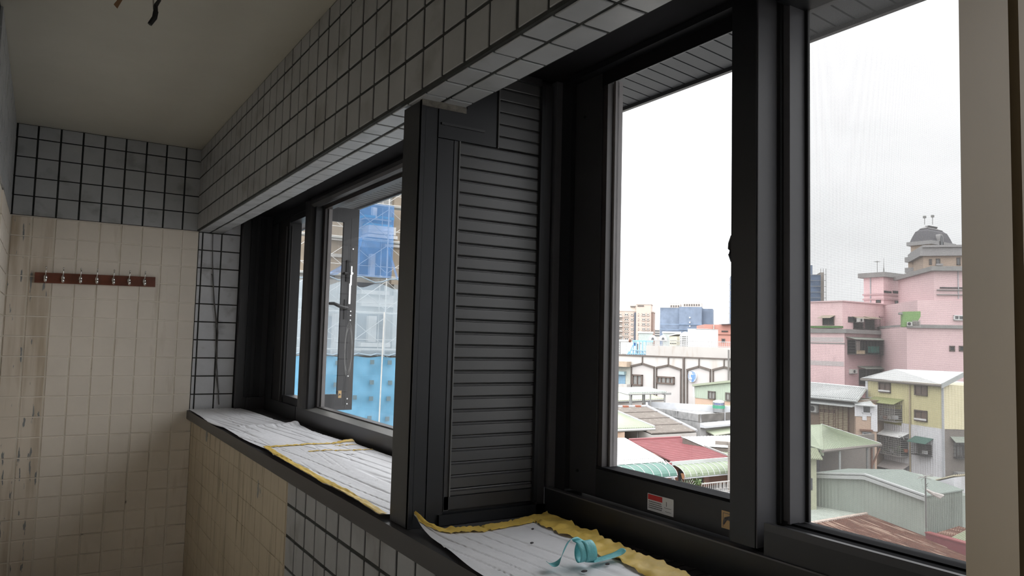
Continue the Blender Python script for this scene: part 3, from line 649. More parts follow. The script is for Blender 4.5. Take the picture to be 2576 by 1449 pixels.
def bld(name, label, cat='building', F=None, s=0, group=None):
    return thing(name, label, cat, F.P(s, -14) if F else (0, 0, 0), group)
def win(par, F, r, fm, pm, mull=1, fw=.07, dep=.10, sill=False, n=0, name='window'):
    """one framed window proud of the wall: frame part with its panes below it"""
    a, b, z0, z1 = r; m = MB()
    for q in ((a, a + fw, z0, z1), (b - fw, b, z0, z1), (a, b, z0, z0 + fw), (a, b, z1 - fw, z1)): m.fbox(F, *q, n, n + dep)
    for k in range(mull):
        c = a + (b - a) * (k + 1) / (mull + 1); m.fbox(F, c - fw * .4, c + fw * .4, z0, z1, n, n + dep * .7)
    o = m.build(name, fm, par)
    for k in range(mull + 1):
        c0 = a + (b - a) * k / (mull + 1); c1 = a + (b - a) * (k + 1) / (mull + 1)
        part(MB().fbox(F, c0 + fw * .5, c1 - fw * .5, z0 + fw * .5, z1 - fw * .5, n, n + dep * .3), 'pane', pm, o)
    if sill: part(MB().fbox(F, a, b, z0 + fw, z0 + fw * 2.4, n + dep * .3, n + dep * 1.2), 'sill_bar', M_frame_w, o)
    return o
def clip(par, F, a, b, z0, z1, n0, n1, name, m, label=None): return part(MB().fbox(F, a, b, z0, z1, n0, n1), name, m, par, label)
def ac(par_label, F, r, n, top=True, cat='air conditioner', g='air conditioners on the house walls'):
    a, b, z0, z1 = r; c = F.P((a + b) / 2, z0, n + .18)
    t = thing('ac_unit', par_label, cat, c, g)
    part(MB().fbox(F, a, b, z0, z1, n, n + .35), 'casing', M_ac, t)
    rr = min(b - a, z1 - z0) * .38; cs = a + (b - a) * .42; cz = (z0 + z1) / 2
    ring = [F.P(cs + rr * math.cos(q * math.pi / 8), cz + rr * math.sin(q * math.pi / 8), n + .352) for q in range(16)]
    part(MB().hexa(ring, [p + F.n * .03 for p in ring]), 'fan_grille', M_dark, t)
    part(MB().fbox(F, a - .05, b + .05, z0 - .06, z0, n - .05, n + .3), 'bracket', M_post, t)
    return t
def cage(par, F, r, dep, nb, nr, m, n=0, name='window_cage', roof=None, rm=None, back=None):
    """a burglar cage: bars, rails, its small roof"""
    a, b, z0, z1 = r; mb = MB(); t = .026
    if back: o0 = part(MB().fbox(F, a + .05, b - .05, z0 + .05, z1 - .05, n, n + .04), 'cage_opening', back, par)
    for k in range(nb + 1):
        s_ = a + (b - a) * k / nb; mb.fbox(F, s_ - t / 2, s_ + t / 2, z0, z1, n + dep - t, n + dep)
    for k in range(nr + 1):
        z = z0 + (z1 - z0) * k / nr; mb.fbox(F, a, b, z - t / 2, z + t / 2, n + dep - t, n + dep)
        mb.fbox(F, a - t / 2, a + t / 2, z - t / 2, z + t / 2, n, n + dep); mb.fbox(F, b - t / 2, b + t / 2, z - t / 2, z + t / 2, n, n + dep)
    o = mb.build(name, m, par)
    part(MB().fbox(F, a, b, z0 - .05, z0, n, n + dep), 'cage_floor', m, o)
    if roof: part(MB().hexa([F.P(a - .2, z1 + .02, n + dep + .18), F.P(b + .12, z1 + .02, n + dep + .18), F.P(b + .12, z1 + roof, n), F.P(a - .2, z1 + roof, n)], [F.P(a - .2, z1 + .06, n + dep + .18), F.P(b + .12, z1 + .06, n + dep + .18), F.P(b + .12, z1 + roof + .04, n), F.P(a - .2, z1 + roof + .04, n)]), 'cage_roof', rm, o)
    return o
def corrwall(F, poly_top, z0, n_, step, amp=.03, n=0):
    """vertical-ribbed wall sheet; poly_top: list of (s, z) along the top edge, bottom at z0 (number or function of s)"""
    m = MB(); f = crv2(poly_top); s0, s1 = poly_top[0][0], poly_top[-1][0]; zb = z0 if callable(z0) else (lambda s: z0)
    k = max(2, int((s1 - s0) / step)); prev = None
    for i in range(k):
        for t, h in ((0, 0), (.6, 0), (.7, amp), (.92, amp)):
            s_ = s0 + (s1 - s0) * (i + t) / k; cur = (s_, n + h)
            if prev: m.quad(F.P(prev[0], zb(prev[0]), prev[1]), F.P(cur[0], zb(cur[0]), cur[1]), F.P(cur[0], f(cur[0]), cur[1]), F.P(prev[0], f(prev[0]), prev[1]))
            prev = cur
    cur = (s1, n); m.quad(F.P(prev[0], zb(prev[0]), prev[1]), F.P(cur[0], zb(cur[0]), cur[1]), F.P(cur[0], f(cur[0]), cur[1]), F.P(prev[0], f(prev[0]), prev[1]))
    return m
def crv2(pts):
    def f(t):
        for a, b in zip(pts, pts[1:]):
            if t <= b[0] + 1e-6: return a[1] + (b[1] - a[1]) * (t - a[0]) / (b[0] - a[0])
        return pts[-1][1]
    return f
def awning(name, label, F, a, b, z, out, drop, m, rm, ribs, cat='awning', n=0):
    """curved awning along s; ribs each a part"""
    t = thing(name, label, cat, F.P((a + b) / 2, z - drop, n + out / 2))
    pr = [(n + out * math.sin(q * math.pi / 12), z - drop * (1 - math.cos(q * math.pi / 12))) for q in range(7)]
    mb = MB()
    for (n0, z0), (n1, z1) in zip(pr, pr[1:]): mb.hexa([F.P(a, z0 - .03, n0), F.P(b, z0 - .03, n0), F.P(b, z1 - .03, n1), F.P(a, z1 - .03, n1)], [F.P(a, z0, n0), F.P(b, z0, n0), F.P(b, z1, n1), F.P(a, z1, n1)])
    part(mb, 'awning_sheet', m, t)
    for k in range(ribs + 1):
        s_ = a + (b - a) * k / ribs
        part(MB().tube([F.P(s_, z0 + .015, n0) for n0, z0 in pr], .02, 5), 'rib', rm, t)
    part(MB().fbox(F, a, b, z - drop - .09, z - drop, n + out - .06, n + out), 'front_rail', rm, t)
    return t

# ---------------------------------------------------------------- pale hall with the arched mouldings
H = frame_line(1523, 893, 1838, 905, 95)
ha = bld('hall_building', 'long pale hall with brown pointed-arch mouldings and a round blue emblem', 'building', H, H.sz(1680, 900)[0])
sL, sR = H.sz(1480, 893)[0], H.sz(1862, 906)[0]; zt = H.sz(1680, 899)[1]
clip(ha, H, sL, sR, -14, zt, -14, 0, 'wall', M_hall)
clip(ha, H, sL, sR, zt, zt + .14, -14.1, .14, 'coping', M_mould)
s625, zu0 = H.sz(1625, 870, -1.2); zu = H.sz(1730, 872, -1.2)[1]
clip(ha, H, s625, sR, zt, zu, -8, -1.2, 'roof_upstand', M_conc)
def line(par, F, pts, w_, n1, name, m):
    mb = MB()
    for p, q in zip(pts, pts[1:]):
        (a, z0), (b, z1) = F.sz(*p), F.sz(*q); d = Vector((b - a, z1 - z0)).normalized() * w_ / 2
        c = [(a - d.x * .6 + d.y, z0 - d.y * .6 - d.x), (b + d.x * .6 + d.y, z1 + d.y * .6 - d.x), (b + d.x * .6 - d.y, z1 + d.y * .6 + d.x), (a - d.x * .6 - d.y, z0 - d.y * .6 + d.x)]
        mb.hexa([F.P(*k, 0) for k in c], [F.P(*k, n1) for k in c])
    return part(mb, name, m, par)
for (l, ap, r_, lb_, rb_) in (((1589, 921), (1616.7, 914.7), (1646, 924), 975, 1005), ((1652, 925), (1682, 919), (1713.5, 929.5), 1030, 1030), ((1729.5, 930.5), (1759, 922), (1787.5, 930.5), 1035, 1035), ((1794.5, 930.5), (1822, 923.5), (1850, 930.5), 1035, 1035)):
    line(ha, H, [(l[0], lb_), l], .13, .16, 'arch_moulding', M_mould); line(ha, H, [l, ap, r_], .22, .22, 'arch_moulding', M_mould); line(ha, H, [r_, (r_[0], rb_)], .13, .16, 'arch_moulding', M_mould)
    line(ha, H, [ap, (ap[0], 893 + (ap[0] - 1523) * .038 + 1)], .11, .14, 'joint_moulding', M_mould)
    a, b = H.sz(*l)[0] + .12, H.sz(*r_)[0] - .12; za, zb2 = H.sz(*l)[1], H.sz(*ap)[1]; zc = -14
    part(MB().hexa([H.P(a, zc, .01), H.P(b, zc, .01), H.P(b, za - .1, .01), H.P((a + b) / 2, zb2 - .15, .01), H.P(a, za - .1, .01)], [H.P(a, zc, .04), H.P(b, zc, .04), H.P(b, za - .1, .04), H.P((a + b) / 2, zb2 - .15, .04), H.P(a, za - .1, .04)]), 'arch_panel', M_hallin, ha)
line(ha, H, [(1721, 901), (1721, 1035)], .22, .2, 'joint_moulding', M_mould)
win(ha, H, H.rect(1592, 942, 1618, 970), M_brownf, M_pane2, 1, .16, .25, n=.05)
win(ha, H, H.rect(1654, 947, 1698, 966), M_brownf, M_pane2, 3, .16, .25, n=.05)
a, b, z0, z1 = H.rect(1505, 908, 1588, 921); clip(ha, H, a, b, z0, z1, 0, 1.1, 'entrance_slab', mat('stained_slab', (.30, .24, .185), .9, var=.25, scale=1.2), 'stained concrete slab')
a, b, z0, z1 = H.rect(1527, 921, 1589, 975); clip(ha, H, a, b, z0, z1, .0, .06, 'entrance_wall', mat('pale_green_grey', (.33, .34, .31), .8), ha and None)
a, b, z0, z1 = H.rect(1553, 941, 1574, 966); clip(ha, H, a, b, z0, z1, .06, .12, 'blue_shutter', M_bluesh, 'blue roller shutter')
a, b, z0, z1 = H.rect(1551, 934, 1576, 942); clip(ha, H, a, b, z0, z1, .06, .6, 'shutter_box', mat('blue_grey_hood', (.21, .29, .31), .5), 'blue-grey shutter box')
a, b, z0, z1 = H.rect(1505, 963, 1534, 976); clip(ha, H, a, b, z0, z1, .2, 1.2, 'low_wall', M_conc)
a, b, z0, z1 = H.rect(1567, 966, 1589, 976); clip(ha, H, a, b, z0, z1, .2, 1.2, 'low_wall', M_conc)
for k in range(9):
    a, b, z0, z1 = H.rect(1536 + k * 3.6, 964, 1537.2 + k * 3.6, 976); clip(ha, H, a, b, z0, z1, 1.05, 1.2, 'railing_bar', M_post)
clip(ha, H, *H.rect(1587, 921, 1589.5, 990), .0, .12, 'downpipe', M_mould)
ac('white air conditioner by the blue shutter of the pale hall, upper of two', H, H.rect(1532, 934, 1546, 947), .1)
ac('white air conditioner by the blue shutter of the pale hall, lower of two', H, H.rect(1532, 950, 1547, 963), .1)
clip(ha, H, *H.rect(1833, 880, 1836, 1000), .1, .3, 'downpipe', M_pole)
# the emblem disc
cs, cz = H.sz(1743.5, 947); rs = (H.sz(1754, 947)[0] - H.sz(1733, 947)[0]) / 2; rz = (H.sz(1743, 932.5)[1] - H.sz(1743, 961.5)[1]) / 2
em = bld('emblem_sign', 'oval white and blue striped emblem on the pale hall', 'sign', H, cs); em.location = H.P(cs, cz - rz, .1)
ell = lambda k, n: [H.P(cs + rs * k * math.cos(q * math.pi / 18), cz + rz * k * math.sin(q * math.pi / 18), n) for q in range(36)]
part(MB().hexa(ell(1, .05), ell(1, .30)), 'disc', mat('emblem_white', (.52, .54, .58), .4), em)
M_eb = mat('emblem_blue', (.03, .08, .20), .4); M_eb2 = mat('emblem_light_blue', (.09, .19, .36), .4)
half = lambda z: math.sqrt(max(0, 1 - z * z))
def bars(zs, x0, x1, hh, m, nm):
    for z in zs:
        a = max(x0, -.93 * half(z)) if x0 is not None else -.93 * half(z); b = min(x1, .95 * half(z)) if x1 is not None else .95 * half(z)
        if b > a: part(MB().fbox(H, cs + rs * a, cs + rs * b, cz + rz * (z - hh), cz + rz * (z + hh), .30, .34), nm, m, em)
bars([.88], -.35, .35, .04, M_eb, 'blue_stripe'); bars([.70, .52], .05, None, .055, M_eb2, 'blue_stripe'); bars([.33, .15, -.02, -.2, -.38], .35, None, .05, M_eb2, 'blue_stripe')
bars([.62, .44, .27, .1, -.06, -.23, -.42], None, -.66, .035, M_eb, 'blue_stripe'); bars([-.60], None, .3, .04, M_eb, 'blue_stripe')
a = cs; pts = [(-.25, .33), (.9, .33), (.55, .1), (.6, -.4), (.52, -.8), (.1, -.96), (-.12, -.92), (0, -.55), (.02, -.15), (-.25, -.15)]
part(MB().hexa([H.P(cs + rs * x_, cz + rz * z_, .30) for x_, z_ in pts], [H.P(cs + rs * x_, cz + rz * z_, .335) for x_, z_ in pts]), 'blue_field', M_eb2, em)
# things on the hall roof
rl = bld('roof_railing', 'thin grey railing along the pale hall roof', 'railing', H, H.sz(1730, 870)[0]); rl.location.z = zu
mb = MB(); a, b = H.sz(1627, 860, -1.4)[0], H.sz(1880, 865, -1.4)[0]; zr = H.sz(1730, 858, -1.4)[1]
for k in range(58): s_ = a + (b - a) * k / 57; mb.fbox(H, s_ - .018, s_ + .018, zu, zr, -1.42, -1.38)
part(mb, 'bars', mat('grey_rail', (.3, .3, .3), .6), rl); part(MB().fbox(H, a, b, zr - .05, zr + .03, -1.45, -1.36).fbox(H, a, b, zu + .1, zu + .16, -1.45, -1.36), 'rails', MATS['grey_rail'], rl)
tk = bld('roof_enclosure', 'large plain white panelled box on the pale hall roof', 'shed', H, H.sz(1755, 850, -3)[0]); tk.location.z = zu
a, b, z0, z1 = H.rect(1730, 828, 1781, 873, -3)
for k in range(2): part(MB().fbox(H, a + (b - a) * (.41 * k), a + (b - a) * (.405 + .595 * k), z0, z1 - .03 * k, -6, -3), 'panel', M_white, tk)
part(MB().fbox(H, a - .03, b + .03, z1, z1 + .05, -6.05, -2.95), 'top_trim', M_galv, tk)
gh = bld('roof_kiosk', 'small white round-topped kiosk with horizontal bars on the hall roof', 'kiosk', H, H.sz(1714, 850, -3)[0]); gh.location.z = zu
a, b, z0, z1 = H.rect(1703, 844, 1727, 873, -3.2); c = H.P((a + b) / 2, z0, -4.2); r_ = (b - a) / 2
part(MB().lathe(c, [(r_ * .88, 0), (r_ * .88, (z1 - z0))], 12), 'core', M_pane2, gh)
for k in range(7): part(MB().lathe(c + Z * ((z1 - z0) * k / 6.3), [(r_, 0), (r_, .09)], 12), 'hoop', M_white, gh)
part(MB().lathe(c + Z * (z1 - z0), [(r_ * 1.05, 0), (r_ * .9, .22), (r_ * .5, .42), (.05, .5)], 12), 'dome', M_white, gh)
for k in range(6): q = k * math.pi / 3; part(MB().box(c.x + r_ * math.cos(q) - .04, c.x + r_ * math.cos(q) + .04, c.y + r_ * math.sin(q) - .04, c.y + r_ * math.sin(q) + .04, c.z, c.z + z1 - z0), 'post', M_white, gh)
sh = bld('roof_shed', 'low cream shed beside the white kiosk on the hall roof', 'shed', H, H.sz(1693, 850, -4)[0]); sh.location.z = zu
a, b, z0, z1 = H.rect(1684, 846, 1703, 870, -4.5); part(MB().fbox(H, a, b, z0, z1, -7, -4.5), 'body', mat('cream_panel', (.42, .40, .31), .7), sh)
part(MB().hexa([H.P(a - .1, z1, -4.3), H.P(b + .1, z1 + .3, -4.3), H.P(b + .1, z1 + .3, -7.1), H.P(a - .1, z1, -7.1)], [H.P(a - .1, z1 + .1, -4.3), H.P(b + .1, z1 + .42, -4.3), H.P(b + .1, z1 + .42, -7.1), H.P(a - .1, z1 + .1, -7.1)]), 'roof', M_white, sh)
for dz in (.25, .6): part(MB().fbox(H, a + .1, b - .1, z0 + dz, z0 + dz + .1, -4.5, -4.46), 'slot', M_dark, sh)
# container and blue frame
ct = bld('equipment_cabin', 'white equipment cabin with doors and a ladder on the hall roof', 'cabin', H, H.sz(1550, 870, -2.5)[0]); ct.location.z = zt
a, b, z0, z1 = H.rect(1527, 860, 1577, 893, -2.5); part(MB().fbox(H, a, b, zt, z1, -6, -2.5), 'body', M_white, ct)
for (u0, u1, m_) in ((1537, 1547, M_pane2), (1524, 1535, mat('pale_blue_door', (.36, .44, .52), .5)), (1565, 1576, mat('grey_white_door', (.5, .5, .5), .5))):
    a, b, z0, z1 = H.rect(u0, 863, u1, 890, -2.5); part(MB().fbox(H, a, b, z0, z1, -2.5, -2.42), 'door', m_, ct)
for u in (1551, 1559):
    a, b, z0, z1 = H.rect(u, 858, u + 1, 893, -2.2); part(MB().fbox(H, a, b, z0, z1, -2.3, -2.2), 'ladder_rail', M_post, ct)
for k in range(5):
    a, b, z0, z1 = H.rect(1551, 862 + k * 6, 1560, 863 + k * 6, -2.2); part(MB().fbox(H, a, b, z0, z1, -2.3, -2.2), 'ladder_rung', M_post, ct)
a, b, z0, z1 = H.rect(1524, 845, 1567, 858, -3.4)
for q in ((a, a + .1, z0, z1), (b - .1, b, z0, z1), (a, b, z1 - .08, z1)): part(MB().fbox(H, *q, -3.5, -3.4), 'gantry_bar', M_post, ct)
part(MB().tube([H.at(1545, 857, -2.0), H.at(1584, 857.5, -2.0)], .13, 8), 'white_pipe', M_white, ct); part(MB().tube([H.at(1583, 857.5, -2.0), H.at(1586, 857.5, -2.0)], .2, 8), 'pipe_flange', M_rustp, ct)
bf = bld('blue_stair_frame', 'light blue steel stair frame with a white door on the hall roof', 'frame', H, H.sz(1605, 870, -2)[0]); bf.location.z = zt
a, b, z0, z1 = H.rect(1591, 856, 1625, 861, -2); part(MB().fbox(H, a, b + .9, z1 - .2, z1, -2.2, -2), 'top_beam', M_lightblue, bf)
for u in (1592, 1599, 1607, 1615, 1624):
    a, b, z0, z1 = H.rect(u, 858, u + 1.6, 895, -2); part(MB().fbox(H, a, b, max(z0, zt), z1, -2.1, -2), 'post', M_lightblue, bf)
for (p, q) in (((1582, 893), (1592, 868)), ((1576, 893), (1589, 880)), ((1589, 880), (1625, 883)), ((1582, 890), (1625, 891))): part(MB().tube([H.at(*p, -1.9), H.at(*q, -1.9)], .06, 5), 'hand_rail', M_lightblue, bf)
for k in range(8): a, b, z0, z1 = H.rect(1580 + k * 5.5, 882 + (k % 2), 1581 + k * 5.5, 894, -1.8); part(MB().fbox(H, a, b, max(z0, zt), z1, -1.85, -1.8), 'baluster', M_lightblue, bf)
win(bf, H, H.rect(1601, 863, 1613, 893, -2.3), M_white, M_pane2, 1, .12, .1, n=-2.3, name='door')
clip(bf, H, *H.rect(1593, 862, 1600, 870, -2.3), -2.35, -2.3, 'blue_panel', mat('strong_blue', (.05, .12, .3), .5))

# ---------------------------------------------------------------- red building, far apartments, wrapped towers
RB = frame(1800, 850, 135, 8)
rb_ = bld('red_building', 'low red-brown building behind the pale hall roof', 'building', RB)
a, b, z0, z1 = RB.rect(1772, 817, 1880, 880); clip(rb_, RB, a, b, -14, z1, -12, 0, 'wall', M_redw)
for r in ((1815, 832, 1831, 835),): clip(rb_, RB, *RB.rect(*r), 0, .15, 'slot_window', M_dark)
win(rb_, RB, RB.rect(1815, 852, 1824, 861), M_frame_d, M_pane, 0, .12, .15)
for v in (841,): a, b, z0, z1 = RB.rect(1772, v, 1880, v + 1.5); clip(rb_, RB, a, b, z0, z1, 0, .15, 'string_course', mat('red_trim', (.17, .07, .05), .8))
clip(rb_, RB, *RB.rect(1794, 818, 1796, 862), .0, .25, 'pipe', M_conc)
a, b, z0, z1 = RB.rect(1815, 812, 1880, 818); part(MB().hexa([RB.P(a, z0, 1), RB.P(b, z0 + .3, 1), RB.P(b, z0 + .3, -10), RB.P(a, z0, -10)], [RB.P(a, z0 + .15, 1), RB.P(b, z1, 1), RB.P(b, z1, -10), RB.P(a, z0 + .15, -10)]), 'sheet_roof', M_slate, rb_)
AP = frame(1585, 820, 470, -6)
ap = bld('apartment_block', 'beige stepped apartment block far beyond the pale hall, beside the blue wrapped tower', 'building', AP)
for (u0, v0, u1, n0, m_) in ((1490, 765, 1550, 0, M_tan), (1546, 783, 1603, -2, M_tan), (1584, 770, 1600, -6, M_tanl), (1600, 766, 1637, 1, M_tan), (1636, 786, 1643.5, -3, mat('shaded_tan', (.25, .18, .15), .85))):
    a, b, z0, z1 = AP.rect(u0, v0, u1, 860, n0); clip(ap, AP, a, b, -14, z1, n0 - 14, n0, 'wall_block', m_)
    clip(ap, AP, a - .3, b + .3, z1, z1 + .8, n0 - 14.2, n0 + .3, 'parapet', M_tanl)
for k in range(6):
    v = 788.5 + k * 12.1
    for (u0, u1, n0, mu_) in ((1527.5, 1538, 0, 1), (1553, 1565, -2, 2), (1570.5, 1581.5, -2, 1), (1586.5, 1594, -2, 1), (1546.5, 1551.5, 0, 0), (1605, 1607, 1, 0), (1614.5, 1624, 1, 1), (1627, 1634, 1, 1)):
        if v > 845 and u0 < 1540: continue
        win(ap, AP, AP.rect(u0, v, u1, v + 6.5, n0), M_tanl, M_pane, mu_, .35, .5, n=n0)
    a, b, z0, z1 = AP.rect(1552.5, v + 7, 1566, v + 9.5, 0); clip(ap, AP, a, b, z0, z1, -2, .4, 'balcony', M_tanl)
    a, b, z0, z1 = AP.rect(1569, v + 8, 1582, v + 9.5, 0); clip(ap, AP, a, b, z0, z1, -2, -1.2, 'balcony', M_tanl)
a, b, z0, z1 = AP.rect(1595, 786, 1601, 852, -1.5); clip(ap, AP, a, b, -14, z1, -2, -1, 'glass_strip', mat('dark_blue_glass', (.05, .06, .085), .2))
for (u0, u1, n0, v) in ((1586, 1598, -5.5, 770), (1604, 1620, 1, 768)): clip(ap, AP, *AP.rect(u0, v, u1, v + 3, n0), n0, n0 + .3, 'vent_slot', M_frame_d)
WB = frame(1725, 810, 420, -4)
wb2 = bld('wrapped_tower', 'broad tower wrapped in blue netting beyond the pale hall', 'building', WB)
for (u0, v0, u1, n0) in ((1660, 774, 1708, 0), (1708, 772, 1765, 2), (1765, 776.5, 1792.5, -3)):
    a, b, z0, z1 = WB.rect(u0, v0, u1, 860, n0); clip(wb2, WB, a, b, -14, z1, n0 - 18, n0, 'netting', M_blue)
for (u0, v0, u1) in ((1685, 764, 1711), (1718.5, 761, 1765)):
    a, b, z0, z1 = WB.rect(u0, v0, u1, 776, -3); clip(wb2, WB, a, b, z0, z1, -14, -3, 'crown', M_tanl)
    for k in range(int((u1 - u0) / 6)): clip(wb2, WB, *WB.rect(u0 + 2 + k * 6, v0 + 4, u0 + 5.5 + k * 6, v0 + 8.5, -3), -3, -2.8, 'crown_opening', M_frame_d)
    for k in range(int((u1 - u0) / 4)): clip(wb2, WB, *WB.rect(u0 + k * 4, v0 - 1.5, u0 + k * 4 + 1.5, v0, -3), -4, -3, 'crown_post', M_post)
for v in (815.5, 828.5): clip(wb2, WB, *WB.rect(1659, v, 1766, v + .8, 2.4), 2.2, 2.8, 'scaffold_rail', mat('pale_blue_line', (.2, .28, .4), .7))
for u in range(1661, 1793, 4): clip(wb2, WB, *WB.rect(u, 771, u + .5, 775 if u < 1765 else 778, 1), .5, 1, 'scaffold_post', M_post)
for v in (799, 811, 820.5):
    p = WB.at(1735.5, v, 2); part(MB().fbox(WB, *WB.rect(1734, v - 1.6, 1737, v + 1.6, 2), 2, 2.8), 'white_mark', mat('bright_white', (.7, .7, .7)), wb2)
fb = bld('distant_block', 'small white distant block between the beige and the blue towers', 'building', frame(1651, 830, 600)); F_ = frame(1651, 830, 600)
a, b, z0, z1 = F_.rect(1640, 828, 1662, 850); clip(fb, F_, a, b, -14, z1, -10, 0, 'wall', M_conc)
a, b, z0, z1 = F_.rect(1644, 823, 1650, 829); clip(fb, F_, a, b, z0, z1, -8, -2, 'stair_head', M_white)
for k in range(3): clip(fb, F_, *F_.rect(1646, 831 + k * 6, 1659, 833.5 + k * 6), 0, .3, 'window_band', M_pane)
gl_ = bld('arcade_roof', 'low glazed rooftop buildings with arched ends behind the hall railing', 'building', frame(1625, 845, 150)); F_ = frame(1625, 845, 150)
for (u0, u1) in ((1606, 1642), (1668, 1712)):
    a, b, z0, z1 = F_.rect(u0, 838, u1, 862); clip(gl_, F_, a, b, -14, z1, -5, 0, 'wall', mat('grey_green_glass', (.3, .34, .33), .3)); clip(gl_, F_, a - .1, b + .1, z1, z1 + .3, -5.2, .2, 'flat_roof', M_white)
for u in (1642, 1668):
    c = F_.at(u, 856, .3); r_ = .8; ring = [c + F_.s * (r_ * math.cos(q * math.pi / 8)) + Z * (r_ * 1.3 * math.sin(q * math.pi / 8)) for q in range(9)]
    part(MB().hexa(ring, [p - F_.n * 4 for p in ring]), 'arched_end', M_white, gl_); ring2 = [c + F_.n * .02 + F_.s * (.3 * math.cos(q * math.pi / 8)) + Z * (.1 + .5 * math.sin(q * math.pi / 8)) for q in range(9)]
    part(MB().hexa(ring2, [p + F_.n * .05 for p in ring2]), 'arched_window', M_pane, gl_)
ST = frame(1955, 740, 380, 6)
st = bld('scaffolded_tower', 'dark blue netted tower with bare scaffolding, seen on both sides of the dark window stile', 'building', ST)
a, b, z0, z1 = ST.rect(1840, 691, 2066, 860); clip(st, ST, a, b, -14, z1, -20, 0, 'netting', mat('dark_blue_net', (.08, .115, .18), .85, var=.3, scale=.3))
a, b, z0, z1 = ST.rect(2020, 665, 2047, 692); clip(st, ST, a, b, z0, z1, -12, -4, 'stair_core', M_blue)
for u in (1833, 1838.5, 2064, 2070, 2077): clip(st, ST, *ST.rect(u, 676 if u > 1900 else 699, u + 1, 860), .5, 1, 'scaffold_post', M_post)
for k in range(12):
    v = 683 + k * 14.5
    clip(st, ST, *ST.rect(2037, v + 8, 2078, v + 9), .6, 1, 'scaffold_rail', M_post)
    clip(st, ST, *ST.rect(1833, v + 18, 1840, v + 19), .6, 1, 'scaffold_rail', M_post)
a, b, z0, z1 = ST.rect(2066, 684, 2076, 860); clip(st, ST, a, b, -14, z1, -16, -3, 'side_wall', mat('pale_brown_wall', (.26, .22, .19), .9))

# ---------------------------------------------------------------- green shed with windows, tank, canopy
GS = frame_line(1748, 1002, 1838, 1012, 80)
gs = bld('green_shed', 'mint green sheet-metal shed with two windows in front of the hall', 'shed', GS)
a0, zA = GS.sz(1748, 972); a1, zB = GS.sz(1870, 959); zm = GS.sz(1790, 1005)[1]
part(corrwall(GS, [(a0, zA), (a1, zB)], zm, 0, .3), 'wall_sheet', M_greenw, gs)
part(MB().fbox(GS, a0, a1, -14, zm, -8, -.05), 'lower_wall', M_peach, gs, 'peach lower wall'); part(MB().fbox(GS, a0, a1, zm, zA, -8, -.02), 'core', M_greenw, gs)
part(MB().hexa([GS.P(a0 - .1, zA, .3), GS.P(a1, zB, .3), GS.P(a1, zB, -8), GS.P(a0 - .1, zA, -8)], [GS.P(a0 - .1, zA + .22, .3), GS.P(a1, zB + .22, .3), GS.P(a1, zB + .22, -8), GS.P(a0 - .1, zA + .22, -8)]), 'roof', M_green, gs)
win(gs, GS, GS.rect(1783, 984, 1801, 1004), M_frame_d, M_pane2, 1, .1, .12, n=.03); win(gs, GS, GS.rect(1827, 988, 1846, 1008), M_frame_d, M_pane2, 1, .1, .12, n=.03)
clip(gs, GS, *GS.rect(1746, 972, 1748.5, 998), 0, .15, 'downpipe', M_white)
TKp = W(1808, 1039, 66)
tk2 = thing('water_tank', 'round stainless water tank with a green band on the grey parapet', 'water tank', TKp)
r_ = .53; part(MB().lathe(TKp, [(r_, .1), (r_, .95), (r_ * .93, 1.05), (r_ * .5, 1.13), (.12, 1.15)], 18), 'vessel', M_tank, tk2)
part(MB().lathe(TKp + Z * .42, [(r_ * 1.012, 0), (r_ * 1.012, .27)], 18), 'green_band', M_greenband, tk2)
for q in range(4): part(MB().tube([TKp + Vector((r_ * .8 * math.cos(q * 1.57 + .4), r_ * .8 * math.sin(q * 1.57 + .4), -.05)), TKp + Vector((r_ * .8 * math.cos(q * 1.57 + .4), r_ * .8 * math.sin(q * 1.57 + .4), .12))], .04, 5), 'leg', M_post, tk2)
tn = (-TKp.normalized()); tn.z = 0; tn.normalize(); ts = Vector((-tn.y, tn.x, 0))
for k in range(6):
    c = TKp + tn * (r_ * math.cos((k - 2.5) * .26) + .008) + ts * (r_ * math.sin((k - 2.5) * .26)); wdt = ts * (.05 + .012 * (k % 2))
    part(MB().hexa([c - wdt + Z * .75, c + wdt + Z * .75, c + wdt + Z * .89, c - wdt + Z * .89], [p + tn * .006 for p in (c - wdt + Z * .75, c + wdt + Z * .75, c + wdt + Z * .89, c - wdt + Z * .89)]), 'lettering', mat('dark_blue_print', (.06, .09, .2), .5), tk2)
cn = thing('carport_canopy', 'pale green sheet canopy on thin rusty posts before the hall', 'canopy', on(1605, 1000, z=-5.8))
q0, q1, q2, q3 = on(1535, 976, z=-4.35), on(1627, 974, z=-4.25), on(1677, 986, z=-4.5), on(1582, 989, z=-4.6)
part(MB().corr(q3, q2, q1, q0, 22, .05), 'roof_sheet', mat('canopy_sheet', (.29, .33, .30), .5), cn)
part(MB().tube([q0 - Z * .12, q3 - Z * .12], .1, 6), 'edge_beam', M_galv, cn); part(MB().tube([q3 - Z * .12, q2 - Z * .12], .08, 6), 'edge_beam', M_post, cn)
for p, h in ((q0, 1.6), (q3 + (q2 - q3) * .03, 1.6), (q3 * .9 + q0 * .1 + (q2 - q3) * .12, 1.5), (q1 + (q0 - q1) * .06 - Z * .02, 2), ((q3 + q2) / 2 + (q1 - q2) * .25, 1.5), ((q3 + q2) / 2 + (q2 - q3) * .07, 1.6), (q2 + (q3 - q2) * .05, 1.7)):
    o = part(MB().tube([p - Z * .1, p - Z * (h + .3)], .075, 6), 'post', M_post, cn); part(MB().tube([p - Z * (h - .35), p - Z * (h + .3)], .08, 6), 'rust_patch', M_rustp, o)
part(MB().box(q2.x - .3, q2.x + .3, q2.y - .3, q2.y + .3, q2.z - .25, q2.z - .05), 'gutter_end', M_post, cn)
lr = thing('lime_roof', 'pale lime sheet roof under the canopy, before the hall', 'roof', on(1600, 1004, z=-5.6))
